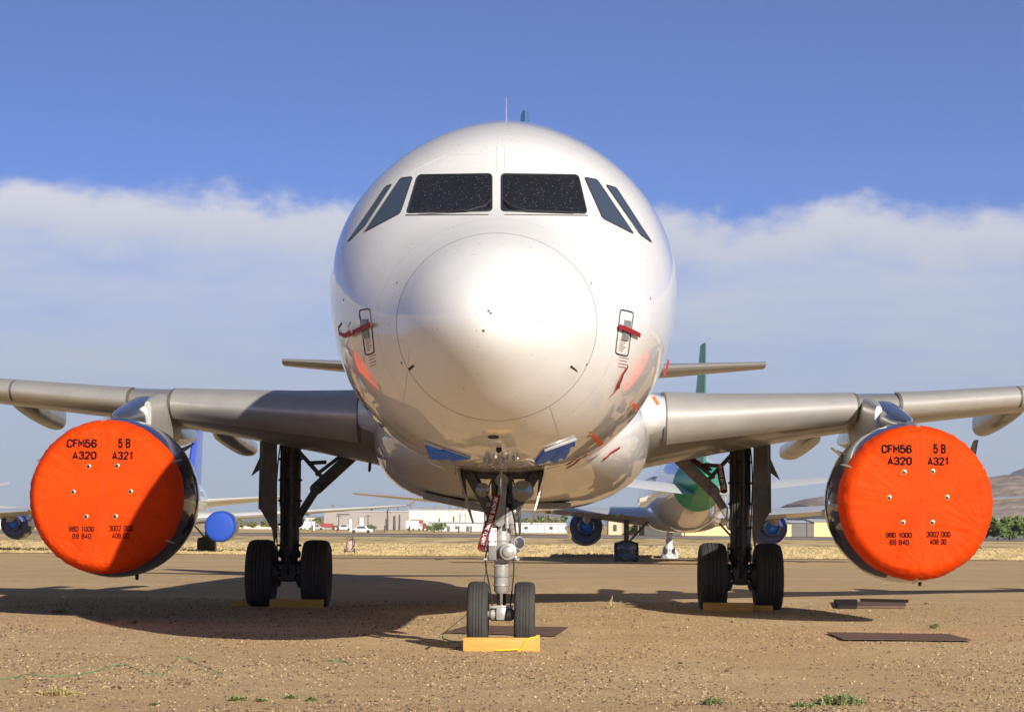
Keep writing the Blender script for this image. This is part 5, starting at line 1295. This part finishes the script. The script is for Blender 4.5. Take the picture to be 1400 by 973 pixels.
vehicle('white car under the cream warehouse', 607, 660, 5, 1.7, WC, 'parked_car'); vehicle('white car near the shaded left main wheels', 405, 680, 5, 1.7, WC, 'parked_car')
vehicle('silver car at the left end of the parking row', 388, 680, 5, 1.7, SC, 'parked_car')

# trees
LEAF = mat('far tree leaves', (.085, .13, .03), .8, var=.7, vscale=.7, var_col=(.15, .20, .05)); LEAF2 = mat('olive tree leaves', (.20, .19, .08), .8, var=.6, vscale=.6, var_col=(.12, .14, .045))
BARK = mtl('tree bark', (.10, .07, .05))
def tree(label, px, ytop, Y, wpx, m=LEAF, nleaf=420, gz0=GZ, nm='desert_tree', grp='trees along the far edge'):
    p = at(px, 722, Y); z = at(px, ytop, Y).z; R_ = wpx * Y / F / 2; H = z - gz0; rnd = random.Random(int(px * 13 + ytop))
    t = thing(nm, label, 'tree', (p.x, Y, gz0), grp); b = MB(); b.path([(p.x, Y, gz0), (p.x + .1, Y, gz0 + H * .25), (p.x - .1, Y, gz0 + H * .55)], [H * .04, H * .03, H * .015], 8)
    cl = [Vector(((rnd.random() * 2 - 1) * R_ * .7, (rnd.random() * 2 - 1) * R_ * .7, H * (.30 + .45 * rnd.random()))) for _ in range(9)]
    for c in cl[:6]: b.path([(p.x, Y, gz0 + H * .25), (p.x + c.x * .5, Y + c.y * .5, gz0 + c.z * .8), (p.x + c.x, Y + c.y, gz0 + c.z)], [H * .02, H * .012, H * .005], 6)
    b.build('trunk', BARK, t)
    b = MB()
    for i in range(nleaf):
        c = rnd.choice(cl); q = Vector((rnd.gauss(0, 1), rnd.gauss(0, 1), rnd.gauss(0, .7))); q = q.normalized() * rnd.random() ** .4 * R_ * .42; q.z = q.z * .9
        o = Vector((p.x, Y, gz0)) + c + q; o.z = min(o.z, z); s_ = R_ * (.08 + .11 * rnd.random()); n = Vector((rnd.gauss(0, 1), rnd.gauss(0, 1), rnd.gauss(0, 1))).normalized(); u = n.orthogonal().normalized() * s_; v = n.cross(u)
        b.add([o - u, o - v * .6, o + u, o + v * .6], [(0, 1, 2, 3)])
    b.build('crown', m, t, 10)
rnd = random.Random(5)
TL = ['rounded green tree in the row right of the nose gear, leftmost', 'olive tree second in the row right of the nose gear', 'green tree third in the row right of the nose gear', 'broad green tree in the middle of the row right of the nose gear',
      'olive tree right of the middle of the row beyond the white sheds', 'tall green tree beside the engine in the row beyond the white sheds', 'low green tree closing the row beyond the white sheds']
for i, (px, yt, wp) in enumerate(((705, 704, 14), (720, 706, 18), (737, 703, 22), (757, 705, 26), (775, 703, 24), (792, 704, 22), (806, 707, 20))):
    tree(TL[i], px, yt - 2, 640 + 10 * (i % 3), wp * 1.25, LEAF if i % 2 == 0 else LEAF2, 380)
tree('dark green bush in front of the brown stone house', 861, 716, 458, 16, LEAF, nm='bush', nleaf=300); tree('green tree behind the nose gear of the green-tailed jet', 879, 703, 480, 14, LEAF)
tree('dark tree behind the black wrapped wheels at left', 326, 707, 700, 26, LEAF2); tree('small tree right of the blue engine cover', 345, 710, 710, 18, LEAF2)
tree('small olive tree left of the left main wheels', 366, 709, 700, 22, LEAF2); tree('olive tree left of the taupe warehouse', 433, 707, 720, 28, LEAF2, 500)
tree('low green bush before the taupe warehouse', 508, 716, 680, 14, LEAF, nm='bush'); tree('green bush at the cream warehouse wall', 596, 715, 630, 26, LEAF, 500, nm='bush')
tree('large tree with brown top at the right edge', 1380, 696, 380, 34, LEAF2, 1100); tree('dense green tree left of the brown topped tree', 1364, 703, 375, 46, LEAF, 1200); tree('green tree at the right frame edge', 1402, 701, 378, 44, LEAF, 1100); tree('low green bush in front of the trees at the right edge', 1384, 710, 370, 40, LEAF, 900, nm='bush')

# hills
def hills(name, prof, Y, dep, m, seed):
    """prof: [(px, ytop)] crest line; a real ridge with depth"""
    b = MB(); rr = []; n = len(prof); K = 14; pts = []
    P_ = []
    for i in range(n - 1):
        for k in range(12): P_.append((lerp(prof[i][0], prof[i + 1][0], k / 12), lerp(prof[i][1], prof[i + 1][1], k / 12)))
    P_.append(prof[-1])
    for j in range(K + 1):
        v = j / K; f = math.sin(math.pi * v) ** .9; row = []
        for i, (px, yt) in enumerate(P_):
            c = at(px, yt, Y); h = max(0, c.z + 1); y = Y + (v - .5) * dep; x = c.x
            nn = noise.noise(Vector((x * .004, y * .004, seed))) * .25 + noise.noise(Vector((x * .02, y * .02, seed))) * .12 + noise.noise(Vector((x * .06, y * .06, seed))) * .06
            row.append((x, y, -1 + h * max(0, f * (1 + nn * (1.4 - f)))))
        pts += row
    W_ = len(P_); b.add(pts, [(j * W_ + i, j * W_ + i + 1, (j + 1) * W_ + i + 1, (j + 1) * W_ + i) for j in range(K) for i in range(W_ - 1)])
    tag(b.build(name, m, angle=40), kind='structure')
HILL = mat('scrubby haze-lightened hill', (.40, .29, .23), .95, var=.8, vscale=.05, var_col=(.18, .14, .10), bump=1.0, bscale=.02, dist=12); HILL2 = mat('far blue grey hill', (.16, .17, .20), .95, var=.4, vscale=.004)  # HILL brown is lightened in the colour itself to suggest haze
hills('hill', [(1060, 722), (1084, 688), (1100, 682), (1125, 678), (1160, 672), (1220, 668), (1300, 658), (1350, 652), (1372, 648), (1400, 651), (1500, 640), (1700, 700)], 2600, 900, HILL, 2)
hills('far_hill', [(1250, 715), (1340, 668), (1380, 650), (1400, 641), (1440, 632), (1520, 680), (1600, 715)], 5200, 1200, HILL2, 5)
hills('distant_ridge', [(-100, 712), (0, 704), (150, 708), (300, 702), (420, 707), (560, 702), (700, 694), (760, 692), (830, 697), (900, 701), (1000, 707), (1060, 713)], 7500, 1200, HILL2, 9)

# ------------------------------------------------------------------ air
hb = MB().box((0, 4200, 400), (15000, 9000, 802.2))
hz = hb.build('haze', None); hm = bpy.data.materials.new('pale air'); hm.use_nodes = True; ht_ = hm.node_tree; ht_.nodes.clear()
ho = ht_.nodes.new('ShaderNodeOutputMaterial'); hv = ht_.nodes.new('ShaderNodeVolumePrincipled'); hv.inputs['Density'].default_value = 6e-5; hv.inputs['Color'].default_value = (.85, .88, .93, 1)
ht_.links.new(hv.outputs[0], ho.inputs['Volume']); hz.data.materials.append(hm); tag(hz, kind='stuff')
